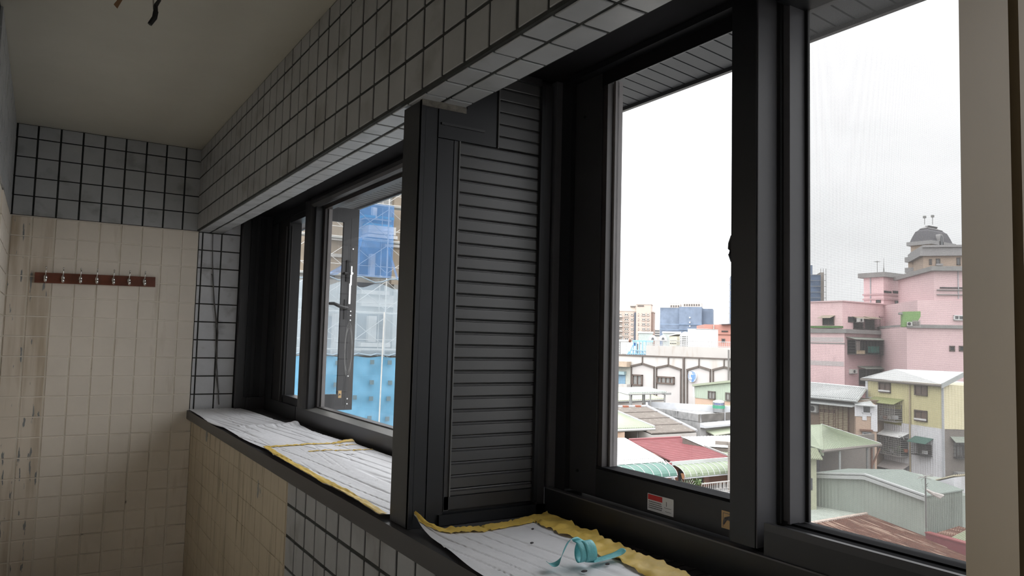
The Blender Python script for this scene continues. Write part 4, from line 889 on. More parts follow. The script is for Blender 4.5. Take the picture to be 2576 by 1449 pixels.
q0, q1, q2, q3 = on(1490, 976, z=-4.95), on(1612, 984, z=-5.0), on(1670, 1003, z=-5.6), on(1490, 1012, z=-5.7)
part(MB().corr(q3, q2, q1, q0, 36, .04), 'sheet', M_greenl, lr); part(MB().tube([q3 - Z * .1, q2 - Z * .1], .09, 6), 'gutter', M_post, lr)
part(MB().hexa([Vector((p.x, p.y, -14)) for p in (q3, q2, q1, q0)], [p - Z * .15 for p in (q3, q2, q1, q0)]), 'walls', M_conc, lr)
gk = thing('green_screen', 'small lime green slatted gate frame beside the canopy', 'gate', W(1535, 1022, 66)); F_ = frame(1535, 1005, 66, 20)
for k in range(6): clip(gk, F_, *F_.rect(1500, 994 + k * 5, 1531, 998 + k * 5), 0, .08, 'slat', mat('lime_slat', (.26, .34, .14), .6))
for u in (1530, 1537, 1544): clip(gk, F_, *F_.rect(u, 992, u + 1.6, 1024), .05, .15, 'post', mat('dark_green_post', (.05, .13, .09), .6) if u < 1535 else M_post)

# ---------------------------------------------------------------- flat-roofed grey house with parapets
A = W(1761, 1043, 58); zp = A.z; B = on(1625, 1022, z=zp); D = on(1840, 1037, z=zp); E_ = on(1795, 1031, z=zp); Bk = on(1625, 1009.5, z=zp)
gp = thing('parapet_house', 'weathered grey flat-roofed house with low parapets below the water tank', 'building', (A.x, A.y, -14))
foot = [A, D + (D - A) * .6, E_ + (D - A) * 1.2, Bk, B]
part(MB().hexa([Vector((p.x, p.y, -14)) for p in foot], [Vector((p.x, p.y, zp - .55)) for p in foot]), 'walls', M_old, gp)
def pw(p, q, h, th, m, nm):
    d = (q - p).normalized(); nn_ = Vector((-d.y, d.x, 0)) * th
    b4 = [p, q, q + nn_, p + nn_]; part(MB().hexa([v - Z * h for v in b4], b4), nm, m, gp)
pw(A, B, .62, -.16, M_old, 'parapet'); pw(A, foot[1], .62, .16, M_stain, 'stained_parapet'); pw(Bk, E_ + (D - A) * 1.2, .62, -.16, M_oldl, 'back_parapet'); pw(B, Bk, .5, -.16, M_oldl, 'side_parapet')
dD = (foot[1] - A).normalized(); nD = Vector((dD.y, -dD.x, 0))
if nD.dot(A) > 0: nD = -nD
part(MB().hexa([A + nD * .5 - Z * 1.0, foot[1] + nD * .5 - Z * 1.0, foot[1] - Z * 1.0, A - Z * 1.0], [A + nD * .5 - Z * .84, foot[1] + nD * .5 - Z * .84, foot[1] - Z * .66, A - Z * .66]), 'white_ledge', M_oldl, gp, 'pale weathered ledge')
part(MB().hexa([A + nD * .02 - Z * 8, foot[1] + nD * .02 - Z * 8, foot[1] - Z * 8, A - Z * 8], [A + nD * .02 - Z * 1.0, foot[1] + nD * .02 - Z * 1.0, foot[1] - Z * 1.0, A - Z * 1.0]), 'front_wall', mat('grey_front', (.27, .27, .27), .85, var=.12, scale=1), gp)
pr_ = A + (foot[1] - A) * .48; part(MB().tube([pr_ + nD * .05 + Z * .0, pr_ + nD * .05 - Z * .65], .03, 5), 'drain_pipe', M_oldl, gp)
p0, p1 = A + dD * .75 + nD * .05 - Z * 1.25, foot[1] + nD * .05 - Z * 1.1
part(MB().hexa([p0 + nD * .8 - Z * .35, p1 + nD * .8 - Z * .35, p1 - Z * .1, p0 - Z * .1], [p0 + nD * .8 - Z * .3, p1 + nD * .8 - Z * .3, p1, p0]), 'green_awning', M_green, gp, 'small green sheet awning')
l2 = thing('lime_roof', 'pale lime roof strip behind the water tank', 'roof', on(1780, 1030, z=-6)); q = [on(1712, 1021, z=-6.1), on(1862, 1029, z=-6.1), on(1862, 1020, z=-6.0), on(1722, 1016.5, z=-6.15)]
part(MB().corr(q[0], q[1], q[2], q[3], 30, .04), 'sheet', M_greenl, l2); part(MB().hexa([Vector((p.x, p.y, -14)) for p in q], [p - Z * .1 for p in q]), 'walls', M_peach, l2)
# brown corrugated roof
q = [on(1640, 1091, z=-6.6), on(1752, 1085, z=-6.6), on(1627, 1023, z=-5.4), on(1500, 1026, z=-5.4)]
br = thing('brown_roof', 'old brown corrugated fibre roof with a pale edge strip', 'roof', (q[1].x, q[1].y, -14))
part(MB().corr(q[0], q[1], q[2], q[3], 40, .05, .4), 'sheet', M_brownroof, br); part(MB().hexa([Vector((p.x, p.y, -14)) for p in q], [p - Z * .12 for p in q]), 'walls', M_conc, br)
part(MB().tube([q[1] + Z * .06, q[2] + Z * .06], .11, 5), 'edge_strip', M_oldl, br); part(MB().tube([q[2] + Z * .06, q[3] + Z * .06], .1, 5), 'ridge_cap', M_oldl, br)
for t in (.25, .5, .75): part(MB().tube([q[0].lerp(q[3], t) + Z * .07, q[1].lerp(q[2], t) + Z * .07], .025, 4), 'sheet_lap', M_mould, br)
for t in (.3, .55, .8): part(MB().box(*[c for k in range(3) for c in ((q[3].lerp(q[2], t))[k] - .25, (q[3].lerp(q[2], t))[k] + .25 - .1 * (k == 2))]), 'ridge_tile', M_brickr, br)
# pale green roof left, with peach wall
q = [on(1490, 1081, z=-6.25), on(1647, 1075, z=-6.25), on(1523, 1023, z=-5.2), on(1440, 1020, z=-5.2)]
pg = thing('pale_green_roof_house', 'house with a pale green sheet roof above a peach wall', 'house', (q[1].x, q[1].y, -14))
part(MB().corr(q[0], q[1], q[2], q[3], 34, .04), 'roof_sheet', M_green, pg); part(MB().tube([q[0] - Z * .12, q[1] - Z * .12], .1, 6), 'gutter', M_galv, pg); part(MB().tube([q[1] + Z * .05, q[2] + Z * .05], .07, 5), 'verge_strip', M_galv, pg)
dq = (q[1] - q[0]).normalized(); nq = Vector((-dq.y, dq.x, 0))
if nq.dot(q[0]) < 0: nq = -nq
w0 = q[0] + nq * .8 - Z * .25; w1 = on(1588, 1090, z=-6.5) + nq * .8; w1 = Vector((w1.x, w1.y, w0.z)); w2_ = q[1] - dq * .4 + nq * .8; w2_ = Vector((w2_.x, w2_.y, w0.z))
part(MB().hexa([Vector((p.x, p.y, -14)) for p in (w0, w1, w1 + nq * 3, w0 + nq * 3)], [w0, w1, w1 + nq * 3, w0 + nq * 3]), 'peach_wall', M_peach, pg, 'peach wall')
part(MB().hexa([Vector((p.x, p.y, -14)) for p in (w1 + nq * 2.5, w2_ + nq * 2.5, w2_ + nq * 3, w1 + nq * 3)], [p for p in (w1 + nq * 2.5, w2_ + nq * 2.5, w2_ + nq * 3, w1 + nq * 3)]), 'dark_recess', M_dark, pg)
part(MB().tube([w2_ - dq * .6, Vector((w2_.x, w2_.y, -14)) - dq * .6], .06, 5), 'post', M_post, pg); part(MB().tube([q[1] - Z * .1, q[1] - Z * .4 - dq * .1, w2_ - Z * .6, w2_ - Z * 3], .05, 5), 'downpipe', M_galv, pg)
# white roof with the teal awning, red roof with the sage awning
q = [on(1490, 1173, z=-7.4), on(1668, 1160.5, z=-7.4), on(1572, 1106, z=-6.5), on(1450, 1110, z=-6.5)]
wh = thing('white_roof_house', 'house with a plain white sheet roof beside the red roof', 'house', (q[1].x, q[1].y, -14))
part(MB().corr(q[0], q[1], q[2], q[3], 30, .035), 'roof_sheet', M_white, wh); part(MB().tube([q[1] + Z * .05, q[2] + Z * .05], .07, 5), 'verge_strip', M_white, wh); part(MB().tube([q[2] + Z * .05, q[3] + Z * .05], .08, 5), 'ridge_cap', M_white, wh)
for k in range(26): p = q[0].lerp(q[1], .25 + .75 * k / 25).lerp(q[3].lerp(q[2], .25 + .75 * k / 25), .12); part(MB().box(p.x - .025, p.x + .025, p.y - .025, p.y + .025, p.z + .03, p.z + .06), 'roof_bolt', M_post, wh)
FA = Fr(q[0], math.atan2((q[1] - q[0]).y, (q[1] - q[0]).x)); sA, sB = 0, (q[1] - q[0]).length
part(MB().fbox(FA, 0, sB, -14, -7.55, -5, -.25), 'wall', mat('lime_wall', (.34, .35, .25), .8), wh)
awning('teal_awning', 'curved teal green awning with pale ribs under the white roof', FA, 0, sB + .05, -7.45, 1.3, .62, M_teala, M_oldl, 9)
z_ = -8.4; part(MB().fbox(FA, sB * .45, sB - .1, z_ - .25, z_ + .2, -.24, -.2), 'sign_board', M_mould, wh)
tr = thing('trellis', 'brown wooden trellis with climbing leaves under the teal awning', 'trellis', FA.P(sB - 1.2, -9.5, .2))
for k in range(5): part(MB().fbox(FA, sB - 2.0 + k * .28, sB - 1.93 + k * .28, -9.6, -8.3, .2, .25), 'slat', M_rustp, tr)
for k in range(3): part(MB().fbox(FA, sB - 2.05, sB - .75, -8.5 - k * .4, -8.42 - k * .4, .25, .3), 'slat', M_rustp, tr)
def foliage(m, c, rx, ry, rz, n, sz):
    for _ in range(n):
        p = Vector(c) + Vector((random.gauss(0, rx * .5), random.gauss(0, ry * .5), random.gauss(0, rz * .5))); a = Vector((random.uniform(-1, 1), random.uniform(-1, 1), random.uniform(-.5, .8))).normalized() * sz; b = a.cross(Vector((random.uniform(-1, 1), random.uniform(-1, 1), 1))).normalized() * sz * .45
        m.quad(p - a, p + b, p + a, p - b)
    return m
lf_ = part(foliage(MB(), FA.P(sB - .5, -8.9, .25), .5, .4, .8, 170, .1), 'foliage', M_leaf, tr); lf_['kind'] = 'stuff'
part(MB().fbox(FA, sB - .22, sB - .1, -14, -8.1, 1.0, 1.12), 'porch_post', M_oldl, wh)
q = [on(1692, 1161, z=-7.55), on(1836, 1149.5, z=-7.55), on(1713, 1101, z=-6.6), on(1582, 1107.5, z=-6.6)]
rd = thing('red_roof_house', 'house with a bright red ribbed sheet roof and a grey gutter', 'house', (q[1].x, q[1].y, -14))
mb = MB(); nst = 26
for k in range(nst):
    a0_, a1_ = q[0].lerp(q[3], k / nst), q[1].lerp(q[2], k / nst); b0_, b1_ = q[0].lerp(q[3], (k + .92) / nst), q[1].lerp(q[2], (k + .92) / nst); up = Z * .035
    mb.hexa([a0_ - Z * .05, a1_ - Z * .05, b1_ - Z * .05, b0_ - Z * .05], [a0_ + up, a1_ + up, b1_, b0_])
part(mb, 'roof_sheet', M_redroof, rd)
part(MB().tube([q[1] + Z * .05, q[2] + Z * .05], .08, 5), 'verge_strip', M_post, rd); part(MB().tube([q[2] + Z * .05, q[3] + Z * .05], .07, 5), 'ridge_cap', M_redroof, rd)
FB = Fr(q[0], math.atan2((q[1] - q[0]).y, (q[1] - q[0]).x)); sB2 = (q[1] - q[0]).length
part(MB().fbox(FB, -.15, sB2 + .3, -7.78, -7.55, -.1, .14), 'gutter', M_galv, rd)
aw2 = awning('sage_awning', 'curved sage green awning with white ribs under the red roof', FB, 0, sB2 + 1.5, -7.75, 1.15, .62, M_sage, M_oldl, 13)
part(MB().fbox(FB, 0, sB2 + 1.5, -14, -7.7, -4, -.1), 'wall', mat('terracotta_wall', (.22, .115, .085), .85, var=.12, scale=1.5), rd)
a, b, z0, z1 = FB.rect(1718, 1183, 1750, 1216)
for r in range(9):
    for k in range(7):
        s_ = a + (k + .5 * (r % 2)) * (b - a) / 7
        part(MB().fbox(FB, s_ + .01, min(b, s_ + (b - a) / 7 - .01), z1 - (r + 1) * .1 + .01, z1 - r * .1 - .005, -.1, -.06 + random.uniform(0, .01)), 'brick', M_brickr, rd)
for u0, u1 in ((1709, 1717), (1750, 1758), (1760, 1770)): clip(rd, FB, *FB.rect(u0, 1184, u1, 1216), -.1, -.04, 'dark_door', mat('slate_door', (.07, .075, .08), .5))
clip(rd, FB, *FB.rect(1769, 1184, 1781, 1225), -.1, .1, 'pillar', mat('salmon_pillar', (.28, .15, .12), .8))
clip(rd, FB, *FB.rect(1674, 1163, 1682, 1171), .0, .3, 'red_box', M_redroof)
# terrace in front
zt2 = -9.35; te = thing('terrace', 'paved terrace with low walls below the sage awning', 'terrace', FB.P(2, zt2 - .2, 2.5))
part(MB().fbox(FB, -1.2, sB2 + 2, -14, zt2, -.1, 4.2), 'slab', M_old, te)
rw = thing('terrace_railing', 'pale openwork railing along the terrace of the red roof house', 'railing', FB.P(2, zt2, 3.2))
mb = MB(); zr0, zr1 = zt2 + .35, zt2 + .95; a, b = -.4, sB2 + 1.5
for k in range(40): s_ = a + (b - a) * k / 39; mb.fbox(FB, s_ - .012, s_ + .012, zr0 if k % 3 else zt2, zr1, 3.0, 3.03)
part(mb, 'bars', M_bar, rw); part(MB().fbox(FB, a, b, zr1 - .03, zr1 + .03, 2.98, 3.05).fbox(FB, a, b, zr0 - .02, zr0 + .02, 2.98, 3.05), 'rails', M_bar, rw)
for k in range(14): s_ = a + 1.2 + k * .3; part(MB().fbox(FB, s_, s_ + .16, zr0 + .2, zr0 + .23, 2.98, 3.05).fbox(FB, s_ + .05, s_ + .08, zr0 + .2, zr1, 2.98, 3.05), 'lattice_piece', M_bar, rw)
nw = thing('mesh_fence', 'grey wire mesh fence in front of the terrace railing', 'fence', FB.P(3, zt2 - .9, 4.1))
part(MB().fbox(FB, .6, sB2 + 1.8, zt2 - .9, zt2 + .2, 4.1, 4.12), 'mesh', mat('wire_mesh_grey', (.2, .2, .2), .7, alpha=.55), nw); part(MB().tube([FB.P(.6, zt2 + .2, 4.13), FB.P(sB2 + 1.8, zt2 + .32, 4.13)], .025, 5), 'top_rail', M_bar, nw)
for s_ in (1.4, 3.4): part(MB().tube([FB.P(s_, zt2 - .9, 4.15), FB.P(s_, zt2 + .25, 4.15)], .03, 5), 'post', M_oldl, nw)
for i, (u, v, sc, lab) in enumerate(((1732, 1216, .36, 'leafy potted shrub at the brick wall of the terrace'), (1743, 1209, .34, 'taller dark potted shrub behind the leafy one'), (1757, 1214, .32, 'pale leafy potted shrub by the slate door'), (1722, 1222, .26, 'low potted plant by the corner of the terrace railing'))):
    p = FB.at(u, v + 6, .6 + .3 * i); p.z = zt2; pt = thing('potted_shrub', lab, 'plant', p, group='terrace plants')
    part(MB().lathe(p, [(.14, 0), (.2, .28), (.21, .3)], 10), 'pot', M_pot, pt); f_ = part(foliage(MB(), p + Z * (.35 + sc * .7), sc, sc, sc * .9, 110, .085), 'foliage', M_leaf, pt); f_['kind'] = 'stuff'
p = FB.at(1721, 1205, .9); hp = thing('hanging_planter', 'orange clay pot hanging under the sage awning', 'pot', p)
part(MB().lathe(p, [(.13, 0), (.2, .28), (.22, .32)], 10), 'pot', M_pot, hp); part(MB().tube([p + Z * .3, p + Z * .75], .012, 4), 'hanger', M_post, hp)
for k, s_ in enumerate((.35, .62)): tag(MB().lathe(FB.P(s_, zt2, 2.7), [(.11, 0), (.14, .3), (.10, .34)], 10).build('bucket', M_oldl), ('white bucket behind the terrace railing, nearer the fan spikes', 'white bucket behind the terrace railing, nearer the mesh fence')[k], 'bucket', 'white buckets on the terrace')
# cables and the fan of spikes at the party wall
cbx = thing('cable_bundle', 'tangle of pale cables hanging at the joint between white and red roofs', 'cable', on(1680, 1215, z=-9))
p0 = on(1668, 1158, z=-7.3); p1 = FA.P(sB + .3, -9.2, 1.4)
for k in range(9):
    o = Vector((random.uniform(-.18, .18), random.uniform(-.18, .18), random.uniform(-.1, .1))); m_ = p0.lerp(p1, .45) + o * 1.3 + Z * .25
    part(MB().tube([p0 + o * .6, p0.lerp(p1, .2) + o + Z * .12, m_, p0.lerp(p1, .75) - o, p1 + o * .5], .02, 4), 'cable', M_wire, cbx)
sp = thing('spike_fan', 'fan of thin metal spikes guarding the gap beside the sage awning', 'spikes', FB.P(-.2, -9.3, 1.4))
c = FB.P(-.1, -9.15, 1.4)
for k in range(13): q_ = math.radians(-10 + k * 13); part(MB().tube([c + (FB.s * math.cos(q_) + Z * math.sin(q_)) * .35, c + (FB.s * math.cos(q_) + Z * math.sin(q_)) * .85], .014, 4), 'spike', M_bar, sp)
part(MB().tube([c + (FB.s * math.cos(q_ * .26) + Z * math.sin(q_ * .26)) * .35 for q_ in range(13)], .02, 4), 'arc_bar', M_bar, sp)
# white and green roofs right of the red one
q = [on(1770, 1122, z=-7.0), on(1880, 1128, z=-7.0), on(1880, 1094, z=-6.4), on(1717, 1099, z=-6.4)]
wr2 = thing('white_flat_roof', 'low white sheet roof behind the red roof', 'roof', (q[0].x, q[0].y, -14)); part(MB().corr(*q, 20, .03), 'sheet', M_white, wr2); part(MB().hexa([Vector((p.x, p.y, -14)) for p in q], [p - Z * .1 for p in q]), 'walls', M_mould, wr2)
q = [on(1836, 1149, z=-7.5), on(1890, 1152, z=-7.5), on(1890, 1126, z=-7.15), on(1768, 1119, z=-7.1)]
gr2 = thing('green_lean_to', 'narrow pale green lean-to roof beside the red roof', 'roof', (q[0].x, q[0].y, -14)); part(MB().corr(*q, 16, .04), 'sheet', M_green, gr2); part(MB().hexa([Vector((p.x, p.y, -14)) for p in q], [p - Z * .1 for p in q]), 'walls', M_conc, gr2)
F_ = frame(1820, 1118, 48, 0); ch = bld('brick_pier', 'grey-brown block wall and pier by the green lean-to', 'pier', F_)
clip(ch, F_, *F_.rect(1799, 1111, 1850, 1120), -.3, 0, 'block_wall', M_gbrown); a, b, z0, z1 = F_.rect(1831, 1112, 1850, 1152); clip(ch, F_, a, b, -14, z1, -.3, .15, 'pier_stack', M_gbrown)
for v in range(1113, 1152, 5): clip(ch, F_, *F_.rect(1831.5, v, 1849, v + 4), .15, .18, 'block', M_gbrown)

# ---------------------------------------------------------------- pink building, brown tower
PC = W(2125, 860, 80); PA = Fr(PC, math.radians(-90)); PB = Fr(PC, 0)
pk = thing('pink_building', 'long weathered pink tiled building with a cage balcony and stair tower', 'building', (PC.x, PC.y, -14))
zt3 = PB.sz(2125, 757)[1]; zl3 = PB.sz(2125, 832)[1]
wX = PB.sz(2281, 850)[0]; 
LP = -PA.sz(1990, 860)[0]
part(MB().box(PC.x, PC.x + 20, PC.y, PC.y + LP, -14, zl3), 'lower_block', M_pinkd, pk)
part(MB().box(PC.x - .03, PC.x + .05, PC.y, PC.y + LP, -14, zl3), 'lit_front_skin', M_pink, pk)  # skin in lighter pink: brighter light on this front put into the colour
part(MB().box(PC.x + .8, PC.x + 20, PC.y + .8, PC.y + LP, zl3, zt3), 'upper_block', M_pink, pk)
part(MB().box(PC.x - .25, PC.x + 20, PC.y - .35, PC.y + LP, zl3 - .25, zl3 + .18), 'ledge', M_ledge, pk)
part(MB().box(PC.x + .65, PC.x + 20, PC.y + .65, PC.y + LP, zt3, zt3 + .12), 'coping', M_pinkl, pk)
part(MB().box(PC.x - .06, PC.x, PC.y - .02, PC.y + LP, PB.sz(2125, 866)[1], PB.sz(2125, 863)[1]), 'string_course', M_ledge, pk)
for zq in (855, 916): part(MB().box(PC.x - .05, PC.x, PC.y + .1, PC.y + LP, PB.sz(2125, zq + 6)[1], PB.sz(2125, zq - 6)[1]), 'grey_band', mat('grey_pink_band', (.47, .42, .42), .8), pk)
PU = Fr(PC + Vector((.8, .8, 0)), 0); PUA = Fr(PC + Vector((.8, .8, 0)), math.radians(-90))
# stair tower
TC = on(2223, 760, z=W(2223, 760, 86).z); TA = Fr(TC, math.radians(-90)); TB = Fr(TC, 0)
tl = TA.sz(2173, 760)[0]; trr = TB.sz(2307, 760)[0]; ztop = TB.sz(2223, 697)[1]
part(MB().box(TC.x, TC.x + trr, TC.y, TC.y - tl, zl3, ztop), 'stair_tower', M_pink, pk)
part(MB().box(TC.x - .45, TC.x + trr + .5, TC.y - .45, TC.y - tl + .45, ztop, ztop + .55), 'tower_roof_slab', M_ledge, pk)
for v in (740, 752): z = TB.sz(2223, v)[1]; part(MB().box(TC.x - .12, TC.x + trr + .1, TC.y - .12, TC.y - tl + .1, z - .08, z + .1), 'tower_band', M_pinkd, pk)
clip(pk, TB, *TB.rect(2223.5, 732, 2242, 737), .0, .05, 'slot_window', M_dark); clip(pk, TB, *TB.rect(2246, 734, 2302, 740), .0, .05, 'slot_window', M_dark)
win(pk, TA, TA.rect(2204, 750, 2216, 762), M_brownf, M_pane, 0, .08, .06); win(pk, TB, TB.rect(2251, 753, 2266, 778), M_frame_d, M_pane, 1, .08, .06)
clip(pk, TA, *TA.rect(2189.5, 695, 2191.5, 762), 0, .1, 'white_pipe', M_oldl)
an = thing('tv_antenna', 'thin television antenna on the pink stair tower roof', 'antenna', TB.P(.1, ztop + .5, -.8)); p = TB.P(.1, ztop + .5, -.8)
part(MB().tube([p, p + Z * 1.45], .03, 5), 'mast', M_post, an); part(MB().tube([p + Z * 1.35 - TB.s * .35 , p + Z * 1.35 + TB.s * .4], .02, 4), 'boom', M_post, an)
for k in range(4): part(MB().tube([p + Z * 1.35 + TB.s * (-.3 + k * .2) - TB.n * .3, p + Z * 1.35 + TB.s * (-.3 + k * .2) + TB.n * .3], .012, 4), 'element', M_post, an)
an = thing('lattice_mast', 'short tapering lattice mast behind the antenna on the pink roof', 'mast', TB.P(1.4, ztop + .5, -.8)); p = TB.P(1.4, ztop + .5, -.8)
part(MB().tube([p, p + Z * 1.9], [.05, .015], 5), 'mast', M_post, an)
for k in (-1, 1): part(MB().tube([p + TB.s * .2 * k, p + Z * 1.0], .015, 4), 'stay', M_post, an)
# windows of the lower storeys
for (r, lab) in (((2070, 796, 2099, 818), 0),): win(pk, PUA, PUA.rect(*r), M_brownf, M_dark, 1, .08, .1); a, b, z0, z1 = PUA.rect(2069, 794, 2101, 801); part(MB().hexa([PUA.P(a, z0, .9), PUA.P(b, z0, .9), PUA.P(b, z1, 0), PUA.P(a, z1, 0)], [PUA.P(a, z0 + .04, .9), PUA.P(b, z0 + .04, .9), PUA.P(b, z1 + .04, 0), PUA.P(a, z1 + .04, 0)]), 'window_hood', mat('beige_hood', (.3, .26, .2), .7), pk)
win(pk, PU, PU.rect(2133, 797, 2148, 811), M_frame_d, M_pane, 0, .08, .06)
for (u0, u1) in ((2146, 2171), (2175, 2200)):
    cage(pk, PU, PU.rect(u0, 803, u1, 827), .7, 8, 6, M_bard, roof=.25, rm=mat('beige_hood', (.3, .26, .2)), back=M_dark)
ac('small white window air conditioner between the hooded windows of the pink building', PU, PU.rect(2142, 801, 2153, 810), .6)
win(pk, PU, PU.rect(2211, 796, 2221, 828), M_pinkd, M_pinkd, 0, .1, .05, name='door'); win(pk, PU, PU.rect(2252, 810, 2266, 829), M_frame_d, M_dark, 1, .08, .06)
a, b, z0, z1 = PA.rect(2030, 820, 2113, 825); clip(pk, PA, a, b, z0, z1, -.6, .3, 'planted_edge', mat('moss_green', (.08, .16, .05), .9), 'green mossy edge')
cage(pk, PB, PB.rect(2131, 856, 2236, 891), 1.0, 14, 5, M_bard, roof=.28, rm=mat('grey_green_hood', (.2, .22, .19), .7), back=M_dark)
clip(pk, PB, *PB.rect(2172, 871, 2192, 887), .5, .9, 'teal_sheet', mat('teal_sheet', (.03, .16, .13), .6), 'teal sheet inside the cage')
clip(pk, PB, *PB.rect(2133, 858, 2142, 880), .95, 1.0, 'grey_panel', M_gbrown); clip(pk, PB, *PB.rect(2134, 881, 2155, 890), .95, 1.0, 'tan_panel', M_khaki)
win(pk, PB, PB.rect(2253, 867, 2267, 891), M_frame_d, M_pane, 0, .08, .06)
cage(pk, PB, PB.rect(2160, 928, 2236, 968), .9, 10, 4, M_bard, roof=.28, rm=MATS['grey_green_hood'], back=M_dark)
ac('white window air conditioner low on the pink building by the lower cage', PB, PB.rect(2136, 929, 2150, 939), 0)
a, b, z0, z1 = PB.rect(2260, 786, 2312, 825); 
# bright pink block in front on the right
PR = frame(2340, 850, 74, 18)
pr2 = bld('bright_pink_block', 'bright pink tiled block beside the lime green rooftop cabin', 'building', PR)
aL = PR.sz(2281, 850)[0]; aR = PR.sz(2480, 850)[0]; a2 = PR.sz(2308, 760)[0]; a3 = PR.sz(2354, 700)[0]; zM = PR.sz(2330, 755)[1]; zM2 = PR.sz(2380, 681)[1]; zlw = PR.sz(2330, 822)[1]
clip(pr2, PR, aL, aR, -14, zlw, -12, 0, 'lower_wall', M_pinkl); clip(pr2, PR, a2, aR, zlw, zM, -12, -.02, 'middle_wall', M_pinkl); clip(pr2, PR, a3, aR, zM, zM2, -12, -.5, 'upper_wall', M_pinkl)
clip(pr2, PR, a3 - .4, aR, zM2, zM2 + .45, -12.4, .1, 'roof_slab', M_ledge); clip(pr2, PR, aL, aR, zlw - .12, zlw + .2, -12, .25, 'ledge', M_ledge)
for v in (729, 741): a, b, z0, z1 = PR.rect(2356, v, 2470, v + 2, -.5); clip(pr2, PR, a, b, z0, z1, -.5, -.3, 'band', M_ledge)
clip(pr2, PR, *PR.rect(2364, 723, 2470, 726, -.5), -.5, -.42, 'slot_window', M_dark)
clip(pr2, PR, *PR.rect(2409, 682, 2411, 752, -.5), -.5, -.4, 'white_pipe', M_oldl)
for u in (2388, 2412): win(pr2, PR, PR.rect(u, 870, u + 14, 884), M_brownf, M_dark, 0, .1, .08)
win(pr2, PR, PR.rect(2398, 793, 2424, 806), M_frame_w, M_pane, 1, .1, .2)
F_ = frame(2295, 805, 70, 5); gpn = bld('green_roof_cabin', 'lime green panelled rooftop cabin with an air conditioner on the pink building', 'cabin', F_); gpn.location.z = zl3
pts = [(2270, 784), (2316, 783), (2316, 796), (2307, 812), (2283, 822), (2270, 822)]; part(MB().hexa([F_.at(*p) for p in pts], [F_.at(*p) - F_.n * 2 for p in pts]), 'green_panel', M_grn, gpn)
clip(gpn, F_, *F_.rect(2261, 786, 2270, 791), -.8, .3, 'small_hood', M_ledge); ac('small white condenser under the lime green cabin', F_, F_.rect(2281, 810, 2294, 820), .05)
cage(gpn, F_, F_.rect(2295, 806, 2315, 822), .2, 6, 4, M_bar, back=M_gbrown)
# brown tower with the mansard roof
BT = W(2341, 720, 118); BA = Fr(BT, math.radians(-90)); BB = Fr(BT, 0)
bt = thing('brown_tower', 'tall brown brick apartment tower with a slate mansard roof', 'building', (BT.x, BT.y, -14))
sl = -BA.sz(2292, 700)[0]; sr = BB.sz(2395, 640)[0]; zc1 = BB.sz(2341, 613)[1]; zr0_ = zc1; zr1_ = BB.sz(2341, 571)[1]
part(MB().box(BT.x, BT.x + sr, BT.y, BT.y + sl, -14, zc1), 'shaft', M_brick, bt)
part(MB().box(BT.x - .45, BT.x + sr + .45, BT.y - .45, BT.y + sl + .45, zc1 - .1, zc1 + .5), 'eaves_cornice', M_stone, bt)
x0, x1, y0, y1 = BT.x - .1, BT.x + sr + .1, BT.y - .1, BT.y + sl + .1; rings = [(0, zc1 + .5), (.25, zc1 + 1.3), (.6, zc1 + 2.2), (.85, zr1_ - .3), (1.1, zr1_)]
mb = MB()
for (i0_, z0), (i1_, z1) in zip(rings, rings[1:]): mb.hexa([(x0 + i0_, y0 + i0_, z0), (x1 - i0_, y0 + i0_, z0), (x1 - i0_, y1 - i0_, z0), (x0 + i0_, y1 - i0_, z0)], [(x0 + i1_, y0 + i1_, z1), (x1 - i1_, y0 + i1_, z1), (x1 - i1_, y1 - i1_, z1), (x0 + i1_, y1 - i1_, z1)])
part(mb, 'mansard_roof', M_slate, bt); zz = BB.sz(2341, 562)[1]
part(MB().hexa([(x0 + 1.0, y0 + 1.0, zr1_), (x1 - 1.0, y0 + 1.0, zr1_), (x1 - 1.0, y1 - 1.0, zr1_), (x0 + 1.0, y1 - 1.0, zr1_)], [(x0 + 2, y0 + 2, zz), (x1 - 2, y0 + 2, zz), (x1 - 2, y1 - 2, zz), (x0 + 2, y1 - 2, zz)]), 'roof_cap', M_stone, bt)
ds, dz0 = BB.sz(2368, 620, .4); dr = .62; dz1 = BB.sz(2368, 600, .4)[1]
arch = [(-dr, dz0 - .2), (dr, dz0 - .2), (dr, dz1)] + [(dr * math.cos(q * math.pi / 6), dz1 + dr * 1.2 * math.sin(q * math.pi / 6)) for q in range(1, 6)] + [(-dr, dz1)]
o = part(MB().hexa([BB.P(ds + a, z, -1.6) for a, z in arch], [BB.P(ds + a, z, .45) for a, z in arch]), 'dormer', M_stone, bt); part(MB().hexa([BB.P(ds + a * .62, dz0 + (z - dz0) * .82 + .1, .45) for a, z in arch], [BB.P(ds + a * .62, dz0 + (z - dz0) * .82 + .1, .5) for a, z in arch]), 'pane', M_pane, o)
for (u, v0) in ((2326, 545), (2346, 543)): p = W(u, 565, 121); part(MB().tube([p, W(u, v0, 121)], .05, 5), 'lightning_rod', M_post, bt); part(MB().box(*[c for k in range(3) for c in (W(u, v0 + 1, 121)[k] - .18, W(u, v0 + 1, 121)[k] + .18)]), 'rod_head', M_post, bt)
